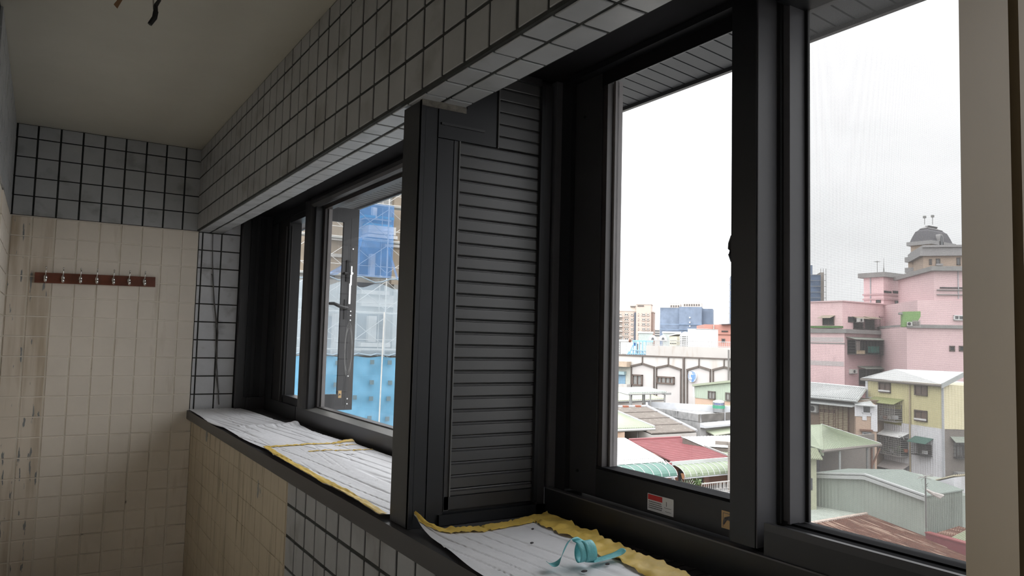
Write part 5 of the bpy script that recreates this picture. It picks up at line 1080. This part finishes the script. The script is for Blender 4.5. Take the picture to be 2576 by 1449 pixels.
# lower wings of the tower
wc = on(2325, 700, z=0) if False else W(2331, 700, 112); WA = Fr(wc, math.radians(-90)); WBf = Fr(wc, 0)
wl2 = -WA.sz(2285, 700)[0]; zw = WBf.sz(2331, 645)[1]
part(MB().box(wc.x, wc.x + 6, wc.y, wc.y + wl2, -14, zw), 'wing', M_brick, bt)
for v in (644, 671): z = WBf.sz(2331, v)[1]; part(MB().box(wc.x - .35, wc.x + 6, wc.y - .35, wc.y + wl2 + .35, z - .75, z), 'wing_cornice', M_stone, bt)
for v in (692, 722): z = WBf.sz(2331, v)[1]; part(MB().box(wc.x - .15, wc.x + 6, wc.y - .15, wc.y + wl2 + .15, z - .3, z), 'wing_cornice', M_stone, bt)
win(bt, WA, WA.rect(2297, 653, 2312, 665), M_frame_d, M_pane, 1, .15, .15); cage(bt, WA, WA.rect(2306, 650, 2326, 664), .5, 5, 4, M_frame_w)
WR = frame(2370, 680, 106, 12); a, b, z0, z1 = WR.rect(2323, 628, 2480, 770); clip(bt, WR, a, b, -14, z1, -8, 0, 'front_wing', M_brick); clip(bt, WR, a - .5, b, z1 - .9, z1 + .3, -8.4, .5, 'front_cornice', M_stone); clip(bt, WR, a - .2, b, z1 + .3, z1 + .6, -8.4, .8, 'front_cornice', M_stone)
for r in ((2337, 652, 2344, 666), (2354, 651, 2365, 664), (2406, 648, 2416, 667)): win(bt, WR, WR.rect(*r), M_frame_d, M_pane, 0, .15, .12)
clip(bt, WR, *WR.rect(2353, 664, 2370, 669), .0, .6, 'balcony_box', M_stone)
win(bt, WBf, WBf.rect(2333, 727, 2345, 738), M_frame_d, M_pane, 0, .15, .12)

# ---------------------------------------------------------------- yellow house
YH = frame_line(2177, 950, 2375, 965, 62)
yh = bld('yellow_house', 'three-storey house, yellow sheet walls above white walls, plain white roof', 'house', YH)
s0_, zE = YH.sz(2178, 951); s1_, _ = YH.sz(2373, 966); zY = YH.sz(2290, 1067)[1]; zb_ = YH.sz(2290, 1215)[1]
clip(yh, YH, s0_, s1_, -14, zE - .15, -9, -.05, 'core', M_whitew)
part(corrwall(YH, [(YH.sz(2182, 1000)[0], zE - .1), (s1_, zE - .1)], zY, 0, .22, .03), 'yellow_sheet', M_yellow, yh, 'yellow ribbed sheet')
part(corrwall(YH, [(s0_, zY), (s1_, zY)], -14, 0, .22, .025), 'white_sheet', M_whitew, yh, 'white ribbed sheet')
clip(yh, YH, s0_, YH.sz(2184, 1000)[0], zY, zE - .1, -.02, .05, 'corner_trim', M_whitew); a, b, z0, z1 = YH.rect(2182, 999, 2208, 1067); clip(yh, YH, a, b, z0, z1, .0, .045, 'white_patch', M_whitew)
YS = Fr(YH.P(s1_, 0, 0), YH.ang + math.radians(72)); sl_ = 9
part(corrwall(YS, [(0, zE - .1), (sl_, zE - .1)], zY, 0, .22, .03), 'side_sheet', M_yellow2, yh, 'pale yellow side sheet')
clip(yh, YS, 0, sl_, -14, zY, -8, -.02, 'side_wall', M_gbrown, 'grey-brown side wall'); clip(yh, YS, 0, sl_, zY, zE - .1, -6, -.02, 'side_core', M_yellow2)
clip(yh, YH, s1_ - .12, s1_ + .02, -14, zE - .1, -.02, .07, 'corner_trim', M_oldl)
r0, r1 = YH.P(s0_ - .15, zE, .35), YH.P(s1_ + .15, zE, .35); r2, r3 = on(2426, 936, z=zE + .9), on(2250, 928, z=zE + .9)
part(MB().corr(r0, r1, r2, r3, 40, .04), 'roof_sheet', M_white, yh); part(MB().tube([r0 - Z * .12, r1 - Z * .12], .11, 6), 'gutter', M_gbrown, yh)
part(MB().hexa([r1 - Z * .3, r2 - Z * .3, r2 - Z * .3 + YH.s * .1, r1 - Z * .3 + YH.s * .1], [r1 + Z * .05, r2 + Z * .05, r2 + Z * .05 + YH.s * .1, r1 + Z * .05 + YH.s * .1]), 'verge_board', M_galv, yh)
for r in ((2213, 962, 2242, 988), (2303, 968, 2335, 995), (2303, 1032, 2334, 1060)): win(yh, YH, YH.rect(*r), M_brownf, mat('brown_pane', (.12, .085, .07), .25), 1, .09, .12, sill=(r[0] == 2213 or r[1] == 1032), n=.03)
cage(yh, YH, YH.rect(2205, 1015, 2271, 1056), .8, 16, 8, M_bar, n=.03, roof=.4, rm=M_olive, back=mat('dim_room', (.10, .09, .08)))
clip(yh, YH, *YH.rect(2216, 1014, 2268, 1027), .05, .12, 'yellow_shutter', mat('olive_yellow', (.26, .24, .07), .6)); clip(yh, YH, *YH.rect(2212, 1052, 2268, 1066), .03, .06, 'shaded_sheet', mat('olive_yellow', (.26, .24, .07)))
for (u, c_) in ((2212, M_brickr), (2222, M_oldl), (2235, M_brickr), (2248, M_ac), (2260, M_oldl)): clip(yh, YH, *YH.rect(u, 1046, u + 8, 1054), .3, .6, 'balcony_box', c_)
cage(yh, YH, YH.rect(2204, 1095, 2286, 1140), .8, 20, 9, M_bar, n=.03, roof=.35, rm=M_white, back=M_dark)
for k, u in enumerate((2222, 2244, 2266)):
    c = YH.at(u, 1103, .86); part(MB().tube([c + YH.s * (.32 * math.cos(q * math.pi / 8)) + Z * (.3 * math.sin(q * math.pi / 8) - .1) for q in range(9)], .02, 4), 'bar_arch', M_bar, yh)
for k, (u, m_) in enumerate(((2212, M_brickr), (2228, M_leaf), (2243, M_oldl), (2256, M_leaf), (2268, M_leaf), (2279, M_brickr))): p = YH.at(u, 1138, .5); part(MB().lathe(p, [(.12, 0), (.18, .22)], 8) if m_ is not M_leaf else foliage(MB(), p + Z * .2, .3, .3, .25, 40, .09), 'balcony_plant', m_, yh)
cage(yh, YH, YH.rect(2308, 1115, 2346, 1144), .6, 8, 6, M_bard, n=.03, roof=.4, rm=M_teala, back=M_frame_d)
clip(yh, YH, *YH.rect(2332, 1134, 2339, 1142), .2, .5, 'white_box', M_white)
cage(yh, YH, YH.rect(2202, 1176, 2288, 1215), .8, 14, 6, M_bard, n=.03, roof=.5, rm=mat('pinkish_awning', (.33, .30, .29), .6), back=M_dark)
part(MB().tube([YH.at(2288, 962, .1), YH.at(2290, 1215, .1)], .06, 6), 'downpipe', M_khaki, yh)
F2 = YS
cage(yh, YS, YS.rect(2398, 1112, 2430, 1150), .5, 5, 4, M_bard, roof=.35, rm=MATS['grey_green_hood'], back=M_pane2); win(yh, YS, YS.rect(2404, 1120, 2424, 1148), M_frame_d, M_pane2, 1, .08, .1); clip(yh, YS, *YS.rect(2398, 1186, 2426, 1195), 0, .6, 'side_ledge', M_ledge)
# grey metal roof shed with the khaki louvres
q = [on(2010, 993, z=-3.95), on(2156, 1006, z=-3.95), on(2179, 977, z=-3.3), on(2040, 964, z=-3.3)]
ms_ = thing('louvred_shed', 'grey sheet-metal roof building with khaki louvre walls', 'building', (q[1].x, q[1].y, -14))
part(MB().corr(*q, 32, .05), 'roof_sheet', M_galv, ms_); part(MB().tube([q[0] - Z * .1, q[1] - Z * .1], .11, 6), 'gutter', M_galv, ms_); part(MB().tube([q[1] - Z * .05, q[2] - Z * .05], .1, 5), 'verge_strip', M_galv, ms_)
part(MB().tube([q[2] + Z * .05, q[3] + Z * .05], .08, 5), 'ridge_cap', M_white, ms_)
LV = Fr(q[0], math.atan2((q[1] - q[0]).y, (q[1] - q[0]).x)); 
a, b, z0, z1 = LV.rect(2010, 1008, 2157, 1100, -.8); clip(ms_, LV, a, b, -14, -4.1, -5, -.8, 'wall', M_brownw)
p_ = [LV.at(2010, 1002, .1), LV.at(2150, 1014, .1)]; z_ = -4.42
sA_, sB_ = LV.sz(2010, 1004)[0], LV.sz(2147, 1012)[0]
part(MB().hexa([LV.P(sA_, z_ - .12, .2), LV.P(sB_, z_ - .12, .2), LV.P(sB_ + .4, z_ + .12, -.9), LV.P(sA_, z_ + .12, -.9)], [LV.P(sA_, z_ - .06, .2), LV.P(sB_, z_ - .06, .2), LV.P(sB_ + .4, z_ + .18, -.9), LV.P(sA_, z_ + .18, -.9)]), 'lower_eave', M_galv, ms_)
ac('white air conditioner beside the khaki louvres', LV, LV.rect(2043, 1019, 2060, 1036, -.8), -.8)
clip(ms_, LV, *LV.rect(2020, 1010, 2060, 1030, -.8), -.8, -.76, 'dark_vent', M_dark)
for c_, (u0, u1) in enumerate(((2062, 2072), (2073, 2084), (2085, 2096), (2097, 2101), (2102, 2108), (2109, 2120), (2121, 2133))):
    for k in range(21):
        v = 1013 + k * 4.1 + (u0 - 2062) * .08
        if k in (4, 5) and u0 < 2101: continue
        a, b, z0, z1 = LV.rect(u0, v, u1, v + 2.9, -.75); part(MB().hexa([LV.P(a, z0, -.68), LV.P(b, z0, -.68), LV.P(b, z1, -.78), LV.P(a, z1, -.78)], [LV.P(a, z0 + .02, -.66), LV.P(b, z0 + .02, -.66), LV.P(b, z1 + .01, -.76), LV.P(a, z1 + .01, -.76)]), 'slat', M_khaki, ms_)
for u in (2061, 2072.3, 2084.3, 2096.3, 2101.2, 2108.2, 2120.2, 2133.2): clip(ms_, LV, *LV.rect(u, 1012 + (u - 2062) * .08, u + 1, 1098, -.7), -.78, -.66, 'louvre_post', M_rustp)
# peach and white narrow house
PH = frame(2175, 1050, 57, 6)
ph = bld('peach_house', 'narrow peach house with patched white sheets beside the yellow house', 'house', PH)
a, b, z0, z1 = PH.rect(2153, 1018, 2205, 1110); clip(ph, PH, a, b, -14, z1, -4, 0, 'wall', M_peach)
for r in ((2150, 1018, 2169, 1047), (2169, 1040, 2180, 1057), (2180, 1040, 2192, 1047), (2191, 1018, 2207, 1085), (2169, 1016, 2192, 1021)): clip(ph, PH, *PH.rect(*r), 0, .06, 'white_sheet', M_whitew, 'white patch sheet')
win(ph, PH, PH.rect(2169, 1020, 2191, 1040), M_whitew, M_pane, 0, .07, .1, n=.02); win(ph, PH, PH.rect(2169, 1087, 2192, 1112), M_oldl, M_pane, 0, .09, .12)
a, b, z0, z1 = PH.rect(2150, 1013, 2200, 1018); part(MB().hexa([PH.P(a, z0 - .05, .5), PH.P(b, z0 - .1, .5), PH.P(b, z1, -3), PH.P(a, z1, -3)], [PH.P(a, z0, .5), PH.P(b, z0 - .05, .5), PH.P(b, z1 + .06, -3), PH.P(a, z1 + .06, -3)]), 'roof_sheet', M_galv, ph); clip(ph, PH, *PH.rect(2163, 1080, 2195, 1084), .0, .35, 'window_hood', M_rustp)
# green hip roof with open shed below
e0_, e1_, e2_ = on(2070, 1132, z=-6.05), on(2216, 1116, z=-6.05), on(2010, 1112, z=-6.05); t0 = on(2066, 1067.5, z=-5.15); t1 = on(2030, 1069, z=-5.15)
gh2 = thing('green_hip_roof_shed', 'open shed under a pale green hipped sheet roof', 'shed', (e1_.x, e1_.y, -14))
mb = MB().slab([e0_, e1_, t0], (0, 0, -.06)); part(mb, 'roof_slope', M_green2, gh2); part(MB().slab([e2_, e0_, t0, t1], (0, 0, -.06)), 'roof_slope', M_green2, gh2)
bk_ = t0 + (t0 - e0_) * .9; bk_.z = -6; part(MB().slab([e1_, Vector((bk_.x, bk_.y, -6.05)), t0], (0, 0, -.06)), 'roof_slope', M_green2, gh2)
for k in range(34): t = (k + .5) / 34; p = e0_.lerp(e1_, t); part(MB().tube([p + Z * .02, t0.lerp(p, .02 + .0 * t) if False else p.lerp(t0, .97) + Z * .02], .018, 3), 'roof_rib', M_green2, gh2)
part(MB().tube([e0_ - Z * .08, e1_ - Z * .08], .1, 6), 'gutter', M_gbrown, gh2); part(MB().hexa([e2_ - Z * .35, e0_ - Z * .35, e0_ - Z * .35 + X * .1, e2_ - Z * .35 + X * .1], [e2_, e0_, e0_ + X * .1, e2_ + X * .1]), 'fascia', M_green2, gh2); part(MB().tube([e0_, t0], .05, 5), 'hip_cap', M_green2, gh2); part(MB().tube([e1_ - Z * .0, t0], .05, 5), 'hip_cap', M_galv, gh2)
GH = Fr(e0_, math.atan2((e1_ - e0_).y, (e1_ - e0_).x)); Lg = (e1_ - e0_).length
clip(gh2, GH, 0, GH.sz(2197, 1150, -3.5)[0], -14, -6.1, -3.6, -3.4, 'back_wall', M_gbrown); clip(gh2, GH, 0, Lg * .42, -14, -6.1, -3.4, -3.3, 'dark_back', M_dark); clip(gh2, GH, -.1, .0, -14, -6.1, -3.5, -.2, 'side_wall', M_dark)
for s_, m_ in ((Lg * .31, M_galv), (Lg * .79, M_post), (Lg * .87, M_rustp)): part(MB().tube([GH.P(s_, -14, -.15), GH.P(s_, -6.15, -.15)], .07, 6), 'post', m_, gh2)
part(MB().tube([GH.P(Lg * .88, -7.4, -.15), GH.P(Lg * .98, -6.35, .0)], .06, 5), 'brace', M_rustp, gh2); part(MB().tube([GH.P(Lg * .35, -6.9, -3.2), GH.P(Lg * .8, -7.15, -3.2)], .05, 5), 'cross_bar', M_dark, gh2)
for i, (t, sz_, m_, lab) in enumerate(((.16, .5, M_galv, 'pale crate stacked in the dark corner of the open green shed'), (.52, .6, M_khaki, 'tan crate on the floor of the open green shed'), (.24, .4, M_oldl, 'small grey crate near the first post of the open green shed'))):
    p = GH.P(Lg * t, -8.55 - .1 * i, -2.0); b_ = thing('crate', lab, 'crate', p, 'crates in the open green shed'); part(MB().fbox(GH, Lg * t - sz_ / 2, Lg * t + sz_ / 2, p.z, p.z + sz_ * .8, -2.3, -1.8), 'body', m_, b_); part(MB().fbox(GH, Lg * t - sz_ / 2 - .02, Lg * t + sz_ / 2 + .02, p.z + sz_ * .8, p.z + sz_ * .8 + .05, -2.32, -1.78), 'lid', m_, b_)
fl2 = clip(gh2, GH, -.1, Lg, -14, -8.65, -3.4, 0, 'floor_slab', M_gbrown)
YW = frame(2045, 1170, 40, 0); yw = bld('lime_lean_to', 'pale lime wall with a small sheet roof beside the dark stile', 'shed', YW)
a, b, z0, z1 = YW.rect(2015, 1150, 2054, 1200); clip(yw, YW, a, b, -14, z1, -2, 0, 'wall', mat('lime_wall', (.34, .35, .25)))
a, b, z0, z1 = YW.rect(2010, 1133, 2070, 1150); part(MB().corr(YW.P(a, z0, .6), YW.P(b, z0, .6), YW.P(b - .3, z1, -1), YW.P(a, z1, -1), 12, .04), 'roof_sheet', M_greenl, yw)
clip(yw, YW, *YW.rect(2015, 1202, 2044, 1232), -.1, .02, 'window', M_pane); 
# ---------------------------------------------------------------- celadon shed and rusty roof
K = W(2327, 1300, 36); SF = Fr(K, math.radians(-90)); SS = Fr(K, 0)
cs_ = thing('celadon_shed', 'large pale celadon corrugated shed with a low gable', 'shed', (K.x, K.y, -14))
sl_, zl_ = SF.sz(2045, 1194); sg, zg = SF.sz(2180, 1197); zr_ = SF.sz(2327, 1248)[1]; wlen = SS.sz(2420, 1290)[0]
zbase = lambda s_: crv2([(sl_, SF.sz(2045, 1292)[1]), (sg, SF.sz(2180, 1298)[1]), (0, SF.sz(2327, 1354)[1])])(s_)
part(corrwall(SF, [(sl_, zl_), (sg, zg), (0, zr_)], lambda s_: zbase(s_) - .6, 0, .2, .025), 'front_sheet', M_shedw, cs_)
part(corrwall(SS, [(0, zr_), (wlen, zr_)], -14, 0, .16, .05), 'side_sheet', M_shedw, cs_)
D_ = X * (wlen + .2); pl_, pg_, pr_ = SF.P(sl_ - .1, zl_ + .05, .25), SF.P(sg, zg + .05, .25), SF.P(.12, zr_ + .02, .25)
part(MB().corr(pg_, pg_ + D_, pr_ + D_, pr_, 22, .04), 'roof_sheet', M_shedr, cs_)
mb = MB().corr(pg_, pg_ + D_, pl_ + D_, pl_, 22, .04); part(mb, 'roof_sheet', M_shedr, cs_)
for a_, b_, nm in ((pl_, pg_, 0), (pg_, pr_, 0)): part(MB().hexa([a_ - Z * .22, b_ - Z * .22, b_ - Z * .22 + X * .2, a_ - Z * .22 + X * .2], [a_ + Z * .08, b_ + Z * .08, b_ + Z * .08 + X * .2, a_ + Z * .08 + X * .2]), 'verge_flashing', M_galv, cs_)
part(MB().fbox(SF, sl_, 0, -14, min(zl_, zr_) - .3, -8, -.05), 'core', M_shedw, cs_)
# rusty roof before it (same gable line)
rs_ = thing('rusty_roof', 'rust-streaked ribbed roof directly below the celadon shed', 'roof', SF.P(sg, -14, 4))
zg2 = zbase(sg) + .05; slope = (zbase(0) - zbase(sg)) / (0 - sg); sE = 3.2; gp0 = SF.P(sg, zg2, .02); gp1 = SF.P(sg, zg2, 7)
ee0 = SF.P(sE, zg2 + slope * (sE - sg), .02); ee1 = SF.P(sE, zg2 + slope * (sE - sg), 7)
part(MB().corr(gp0, gp1, ee1, ee0, 40, .085, .45), 'sheet', M_rust, rs_)
le0, le1 = SF.P(sg - 5, zg2 - .2, .02), SF.P(sg - 5, zg2 - .2, 7); part(MB().corr(gp0, gp1, le1, le0, 30, .02), 'pale_sheet', mat('pale_lichen_sheet', (.33, .36, .32), .8, var=.15, scale=2), rs_, 'pale lichen-grey slope')
part(MB().tube([gp0 + Z * .06, gp1 + Z * .06], .1, 5), 'ridge_cap', mat('rust_white', (.45, .37, .32), .8, var=.3, scale=5), rs_)
part(MB().hexa([Vector((p.x, p.y, -14)) for p in (le0, le1, ee1, ee0)], [p - Z * .5 for p in (le0, le1, ee1, ee0)]), 'walls', M_gbrown, rs_)
rg_ = thing('red_gutter_wall', 'dark red painted parapet at the end of the rusty roof', 'parapet', on(2370, 1385, z=-9.3))
g0, g1 = on(2328, 1341, z=SS.sz(2328, 1341, .1)[1]), None; a, z = SS.sz(2328, 1345, .15); b2_, z2_ = SF.sz(2440, 1392, .0)
P0 = W(2328, 1341, 35.6); P1 = on(2440, 1372, z=P0.z); dP = (P1 - P0).normalized(); nP = Vector((-dP.y, dP.x, 0)) * .25
part(MB().hexa([P0 - Z * .55, P1 - Z * .55, P1 + nP - Z * .55, P0 + nP - Z * .55], [P0, P1, P1 + nP, P0 + nP]), 'parapet', mat('dark_red_paint', (.17, .045, .05), .6), rg_)
part(MB().hexa([P0 - nP * .2, P1 - nP * .2, P1 + nP * 1.2, P0 + nP * 1.2], [P0 + Z * .06 - nP * .2, P1 + Z * .06 - nP * .2, P1 + Z * .06 + nP * 1.2, P0 + Z * .06 + nP * 1.2]), 'coping', mat('dark_red_top', (.22, .06, .06), .6), rg_)
l3 = thing('rusty_lean_to', 'small rusty and lime sheet roofs behind the dark red parapet', 'roof', on(2400, 1345, z=-10)); q = [P0 + nP * 1.5 - Z * .1, P1 + nP * 1.5 - Z * .1, P1 + nP * 9 + Z * .15, P0 + nP * 9 + Z * .15]
part(MB().corr(*[q[k].lerp(q[(k + 1) % 4], 0) for k in range(4)], 20, .04), 'sheet', M_rust, l3)
m0, m1 = q[0].lerp(q[1], .45) + Z * .1, q[0].lerp(q[1], .75) + Z * .1; part(MB().corr(m0, m1, q[3].lerp(q[2], .6) + Z * .1, q[3].lerp(q[2], .3) + Z * .1, 6, .04), 'lime_sheet', M_greenl, l3, 'lime sheet')
up = thing('utility_pole', 'thin leaning pole with an old antenna before the celadon shed', 'pole', W(2330, 1328, 34.5)); b0, t0_ = W(2330, 1328, 34.5), W(2328, 1197, 34.5)
part(MB().tube([b0, t0_], [.04, .032], 7), 'shaft', M_pole, up)
sx_ = SF.s
for k, (du, dv, eu, ev) in enumerate(((-21, 7, 16, -4), (-14, 1, 14, 9), (-6, -2, 20, -1), (-18, 3, 20, 1))): part(MB().tube([W(2328 + du, 1197 + dv, 34.6 + .15 * k), W(2328 + eu, 1197 + ev, 34.3 - .15 * k)], .014, 4), 'antenna_rod', M_bar, up)
part(MB().tube([W(2328, 1200, 34.5), W(2318, 1207, 34.9), W(2323, 1232, 34.8)], .008, 4), 'guy_wire', M_pole, up); part(MB().tube([W(2329, 1222, 34.5), W(2335, 1215, 34.2)], .012, 4), 'arm', M_pole, up); part(MB().tube([W(2329, 1226, 34.5), W(2334, 1222, 34.2)], .012, 4), 'arm', M_pole, up)
pb = MB()
for k in range(5): pb.tube([W(2331 + k, 1232 + k, 34.3), W(2348, 1240 + k, 34.2), W(2374 - 2 * k, 1247 + 1.5 * k, 34.1)], .05, 4)
tag(pb.build('plastic_bundle', mat('pale_plastic', (.42, .39, .37), .8)), 'rolled pale plastic bundle tied against the thin antenna pole', 'bundle')
cr = thing('cream_roof', 'cream sheet roof beyond the celadon shed by the beige jamb', 'roof', on(2400, 1215, z=-7)); q = [on(2348, 1208, z=-6.9), on(2460, 1208, z=-6.9), on(2460, 1190, z=-6.4), on(2400, 1196, z=-6.4)]
part(MB().corr(*q, 12, .04), 'sheet', mat('cream_sheet', (.44, .39, .28), .6), cr); part(MB().hexa([Vector((p.x, p.y, -14)) for p in q], [p - Z * .1 for p in q]), 'walls', M_whitew, cr)

# ---------------------------------------------------------------- scaffolded building seen through the far window
SC = frame_axis(900, 850, 36, 0)
sb = bld('scaffolded_building', 'grey and tan building under renovation behind scaffolding, seen through the far window', 'building', SC)
S_ = lambda u, v=850, n=0: SC.sz(u, v, n)
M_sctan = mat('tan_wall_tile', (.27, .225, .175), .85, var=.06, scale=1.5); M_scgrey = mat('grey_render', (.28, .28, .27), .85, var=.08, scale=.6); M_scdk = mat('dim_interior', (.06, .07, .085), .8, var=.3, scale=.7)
a, b = S_(720)[0], S_(1100)[0]; clip(sb, SC, a, b, -14, 11, -8, 0, 'wall', M_scgrey)
a, b, z0, z1 = SC.rect(983, 505, 1100, 720); clip(sb, SC, a, b, z0, 11, 0, .25, 'tan_bay', M_sctan, 'tan tiled bay')
a, b, z0, z1 = SC.rect(700, 560, 868, 690); clip(sb, SC, a, b, z0, 11, 0, .2, 'tan_bay', M_sctan, 'tan tiled bay')
a, b, z0, z1 = SC.rect(983, 720, 1100, 900); clip(sb, SC, a, b, z0, z1, 0, .25, 'grey_bay', M_scgrey)
for (u0, v0, u1, v1) in ((906, 505, 933, 545), (943, 520, 980, 550), (820, 615, 843, 700), (905, 625, 985, 695), (898, 712, 965, 732), (812, 795, 835, 890), (898, 790, 965, 858), (986, 630, 992, 660)):
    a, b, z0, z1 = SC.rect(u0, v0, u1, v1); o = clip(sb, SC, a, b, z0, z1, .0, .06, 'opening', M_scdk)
for (u0, v0, u1, v1, d) in ((908, 552, 975, 557, .5), (910, 574, 978, 594, .9), (906, 596, 980, 604, 1.0), (898, 732, 968, 742, .6), (895, 862, 968, 872, .7), (815, 640, 868, 648, .4), (812, 598, 868, 606, .5), (960, 618, 1100, 628, .4), (905, 742, 985, 772, .25), (895, 876, 1000, 884, .8)):
    a, b, z0, z1 = SC.rect(u0, v0, u1, v1); clip(sb, SC, a, b, z0, z1, 0, d, 'balcony_slab', mat('pale_slab', (.40, .39, .38), .85, var=.08, scale=1.5))
for (u0, v0, u1, v1) in ((932, 515, 942, 555), (925, 640, 937, 700), (832, 790, 860, 895), (920, 795, 940, 860)):
    a, b, z0, z1 = SC.rect(u0, v0, u1, v1); clip(sb, SC, a, b, z0, z1, 0, .35, 'pillar', mat('pale_slab', (.4, .39, .38)))
for (u0, v0, u1, v1) in ((906, 545, 933, 551), (942, 549, 980, 555), (912, 567, 975, 574)):
    a, b, z0, z1 = SC.rect(u0, v0, u1, v1); clip(sb, SC, a, b, z0, z1, .0, .6, 'blue_strip', mat('blue_foam_strip', (.08, .26, .42), .6), 'blue protection strip')
sf = thing('scaffold', 'white pole scaffolding with cross braces in front of the building under renovation', 'scaffold', SC.P(0, -14, 1.6))
M_sp = mat('white_scaffold_pole', (.34, .34, .33), .45); NS = 1.5
sg_ = (S_(967, 850, NS)[0] - S_(830, 850, NS)[0]); pu = [S_(967, 850, NS)[0] + k * 1.83 for k in range(-4, 3)]
lev = [-12 + 1.72 * k for k in range(14)]
zref = S_(960, 787, NS)[1]; lev = [zref + 1.72 * k for k in range(-6, 6)]
pu = [S_(967, 850, NS)[0] + k * 1.86 for k in range(-5, 4)]
for s_ in pu:
    part(MB().tube([SC.P(s_, lev[0] - 1, NS), SC.P(s_, lev[-1], NS)], .035, 6), 'pole', M_sp, sf); part(MB().tube([SC.P(s_, lev[0] - 1, NS - .8), SC.P(s_, lev[-1], NS - .8)], .022, 6), 'pole', M_sp, sf)
for z in lev:
    part(MB().tube([SC.P(pu[0], z, NS), SC.P(pu[-1], z, NS)], .022, 5), 'ledger', M_sp, sf); part(MB().tube([SC.P(pu[0], z + .45, NS), SC.P(pu[-1], z + .45, NS)], .016, 5), 'ledger', M_sp, sf)
    part(MB().fbox(SC, pu[0], pu[-1], z - .06, z - .02, NS - .75, NS - .1), 'deck', M_galv, sf)
for z in lev[:-1]:
    for s_ in pu[:-1]: part(MB().tube([SC.P(s_, z + .15, NS), SC.P(s_ + 1.86, z + 1.5, NS)], .014, 4), 'brace', M_sp, sf); part(MB().tube([SC.P(s_, z + 1.5, NS + .01), SC.P(s_ + 1.86, z + .15, NS + .01)], .014, 4), 'brace', M_sp, sf)
def cloth(F, u0, v0, u1, v1, n, f, nu=24, nv=20, drape=None):
    a0, za = F.sz(u0, v0, n); a1, zb_ = F.sz(u1, v1, n)
    def g(p, q):
        s_ = a0 + (a1 - a0) * p; z = za + (zb_ - za) * q
        if drape: s_, z = drape(p, q, s_, z)
        return F.P(s_, z, n + f * noise.noise(Vector((s_ * .9, z * .6, n * 7))) + f * .4 * noise.noise(Vector((s_ * 3, z * 2, 5))))
    return MB().grid(nu, nv, g)
M_net = mat('blue_safety_net', (.05, .16, .36), .8, alpha=.5, var=.2, scale=2); M_net2 = mat('pale_safety_net', (.34, .42, .48), .8, alpha=.42, var=.1, scale=1.5)
M_tarp = mat('bright_blue_tarp', (.065, .19, .29), .45, var=.10, scale=1.2, bump=.25, bscale=3)
n1 = thing('safety_net', 'dark blue safety net hung over the middle bays of the scaffold', 'net', SC.P(S_(935)[0], -1, NS + .2))
part(cloth(SC, 890, 505, 986, 700, NS + .1, .12, drape=lambda p, q, s_, z: (s_ - (.25 * (q > .5) * (q - .5)) * (p < .3), z)), 'net_sheet', M_net, n1, smooth=True)
part(MB().grid(10, 14, lambda p, q: SC.P(S_(905 - 90 * q ** 1.7 * (1 - .35 * p) - 12 * (1 - p), 690, NS)[0], S_(860, 600 + 100 * q ** .8 - 8 * p, NS)[1], NS + .15 + .08 * noise.noise(Vector((p * 4, q * 4, 1))))), 'net_swag', M_net, n1, smooth=True)
part(MB().grid(3, 12, lambda p, q: SC.P(S_(971 + 26 * q + 6 * p, 640, NS)[0], S_(980, 625 + 78 * q, NS)[1], NS + .12)), 'net_strip', M_net, n1, smooth=True)
n2 = thing('safety_net', 'pale translucent net across the lower scaffold above the blue tarpaulin', 'net', SC.P(S_(905)[0], -1, NS + .3))
part(cloth(SC, 700, 703, 1100, 896, NS + .25, .1, 40, 16, drape=lambda p, q, s_, z: (s_, z - .12 * math.sin(p * 29) * (1 - q))), 'net_sheet', M_net2, n2, smooth=True)
part(MB().tube([SC.P(S_(700)[0] + k * .35, S_(900, 703, NS)[1] - .12 * math.sin((k * .35) / (S_(1100)[0] - S_(700)[0]) * 29), NS + .3) for k in range(24)], .03, 5), 'rolled_edge', mat('pale_blue_roll', (.14, .19, .23), .6), n2)
tp_ = thing('tarpaulin', 'bright blue tarpaulin with grey patches covering the foot of the scaffold', 'tarpaulin', SC.P(S_(905)[0], -6, NS + .4))
part(cloth(SC, 690, 893, 1110, 1160, NS + .35, .13, 60, 30, drape=lambda p, q, s_, z: (s_, z - .07 * abs(math.sin(p * 21)) * (1 - q))), 'sheet', M_tarp, tp_, smooth=True)
part(MB().tube([SC.P(S_(690)[0] + k * .3, S_(900, 891, NS)[1] - .05 * math.sin(k * 2.1), NS + .42) for k in range(32)], .035, 5), 'rolled_edge', MATS['pale_blue_roll'], tp_)
for (u, v) in ((850, 913), (937, 911), (981, 912), (845, 968), (936, 962), (982, 963), (934, 1003), (978, 1003), (930, 1052), (975, 1054), (893, 1000)):
    a, b, z0, z1 = SC.rect(u - 5, v - 5.5, u + 5, v + 5.5, NS + .55); part(MB().fbox(SC, a, b, z0, z1, NS + .50, NS + .53), 'patch', mat('grey_patch', (.065, .105, .125), .8), tp_, 'grey square patch')
part(MB().tube([SC.at(967, 785, NS + .6), SC.at(953, 1075, NS + .6)], .035, 6), 'clamped_pole', M_sp, tp_)
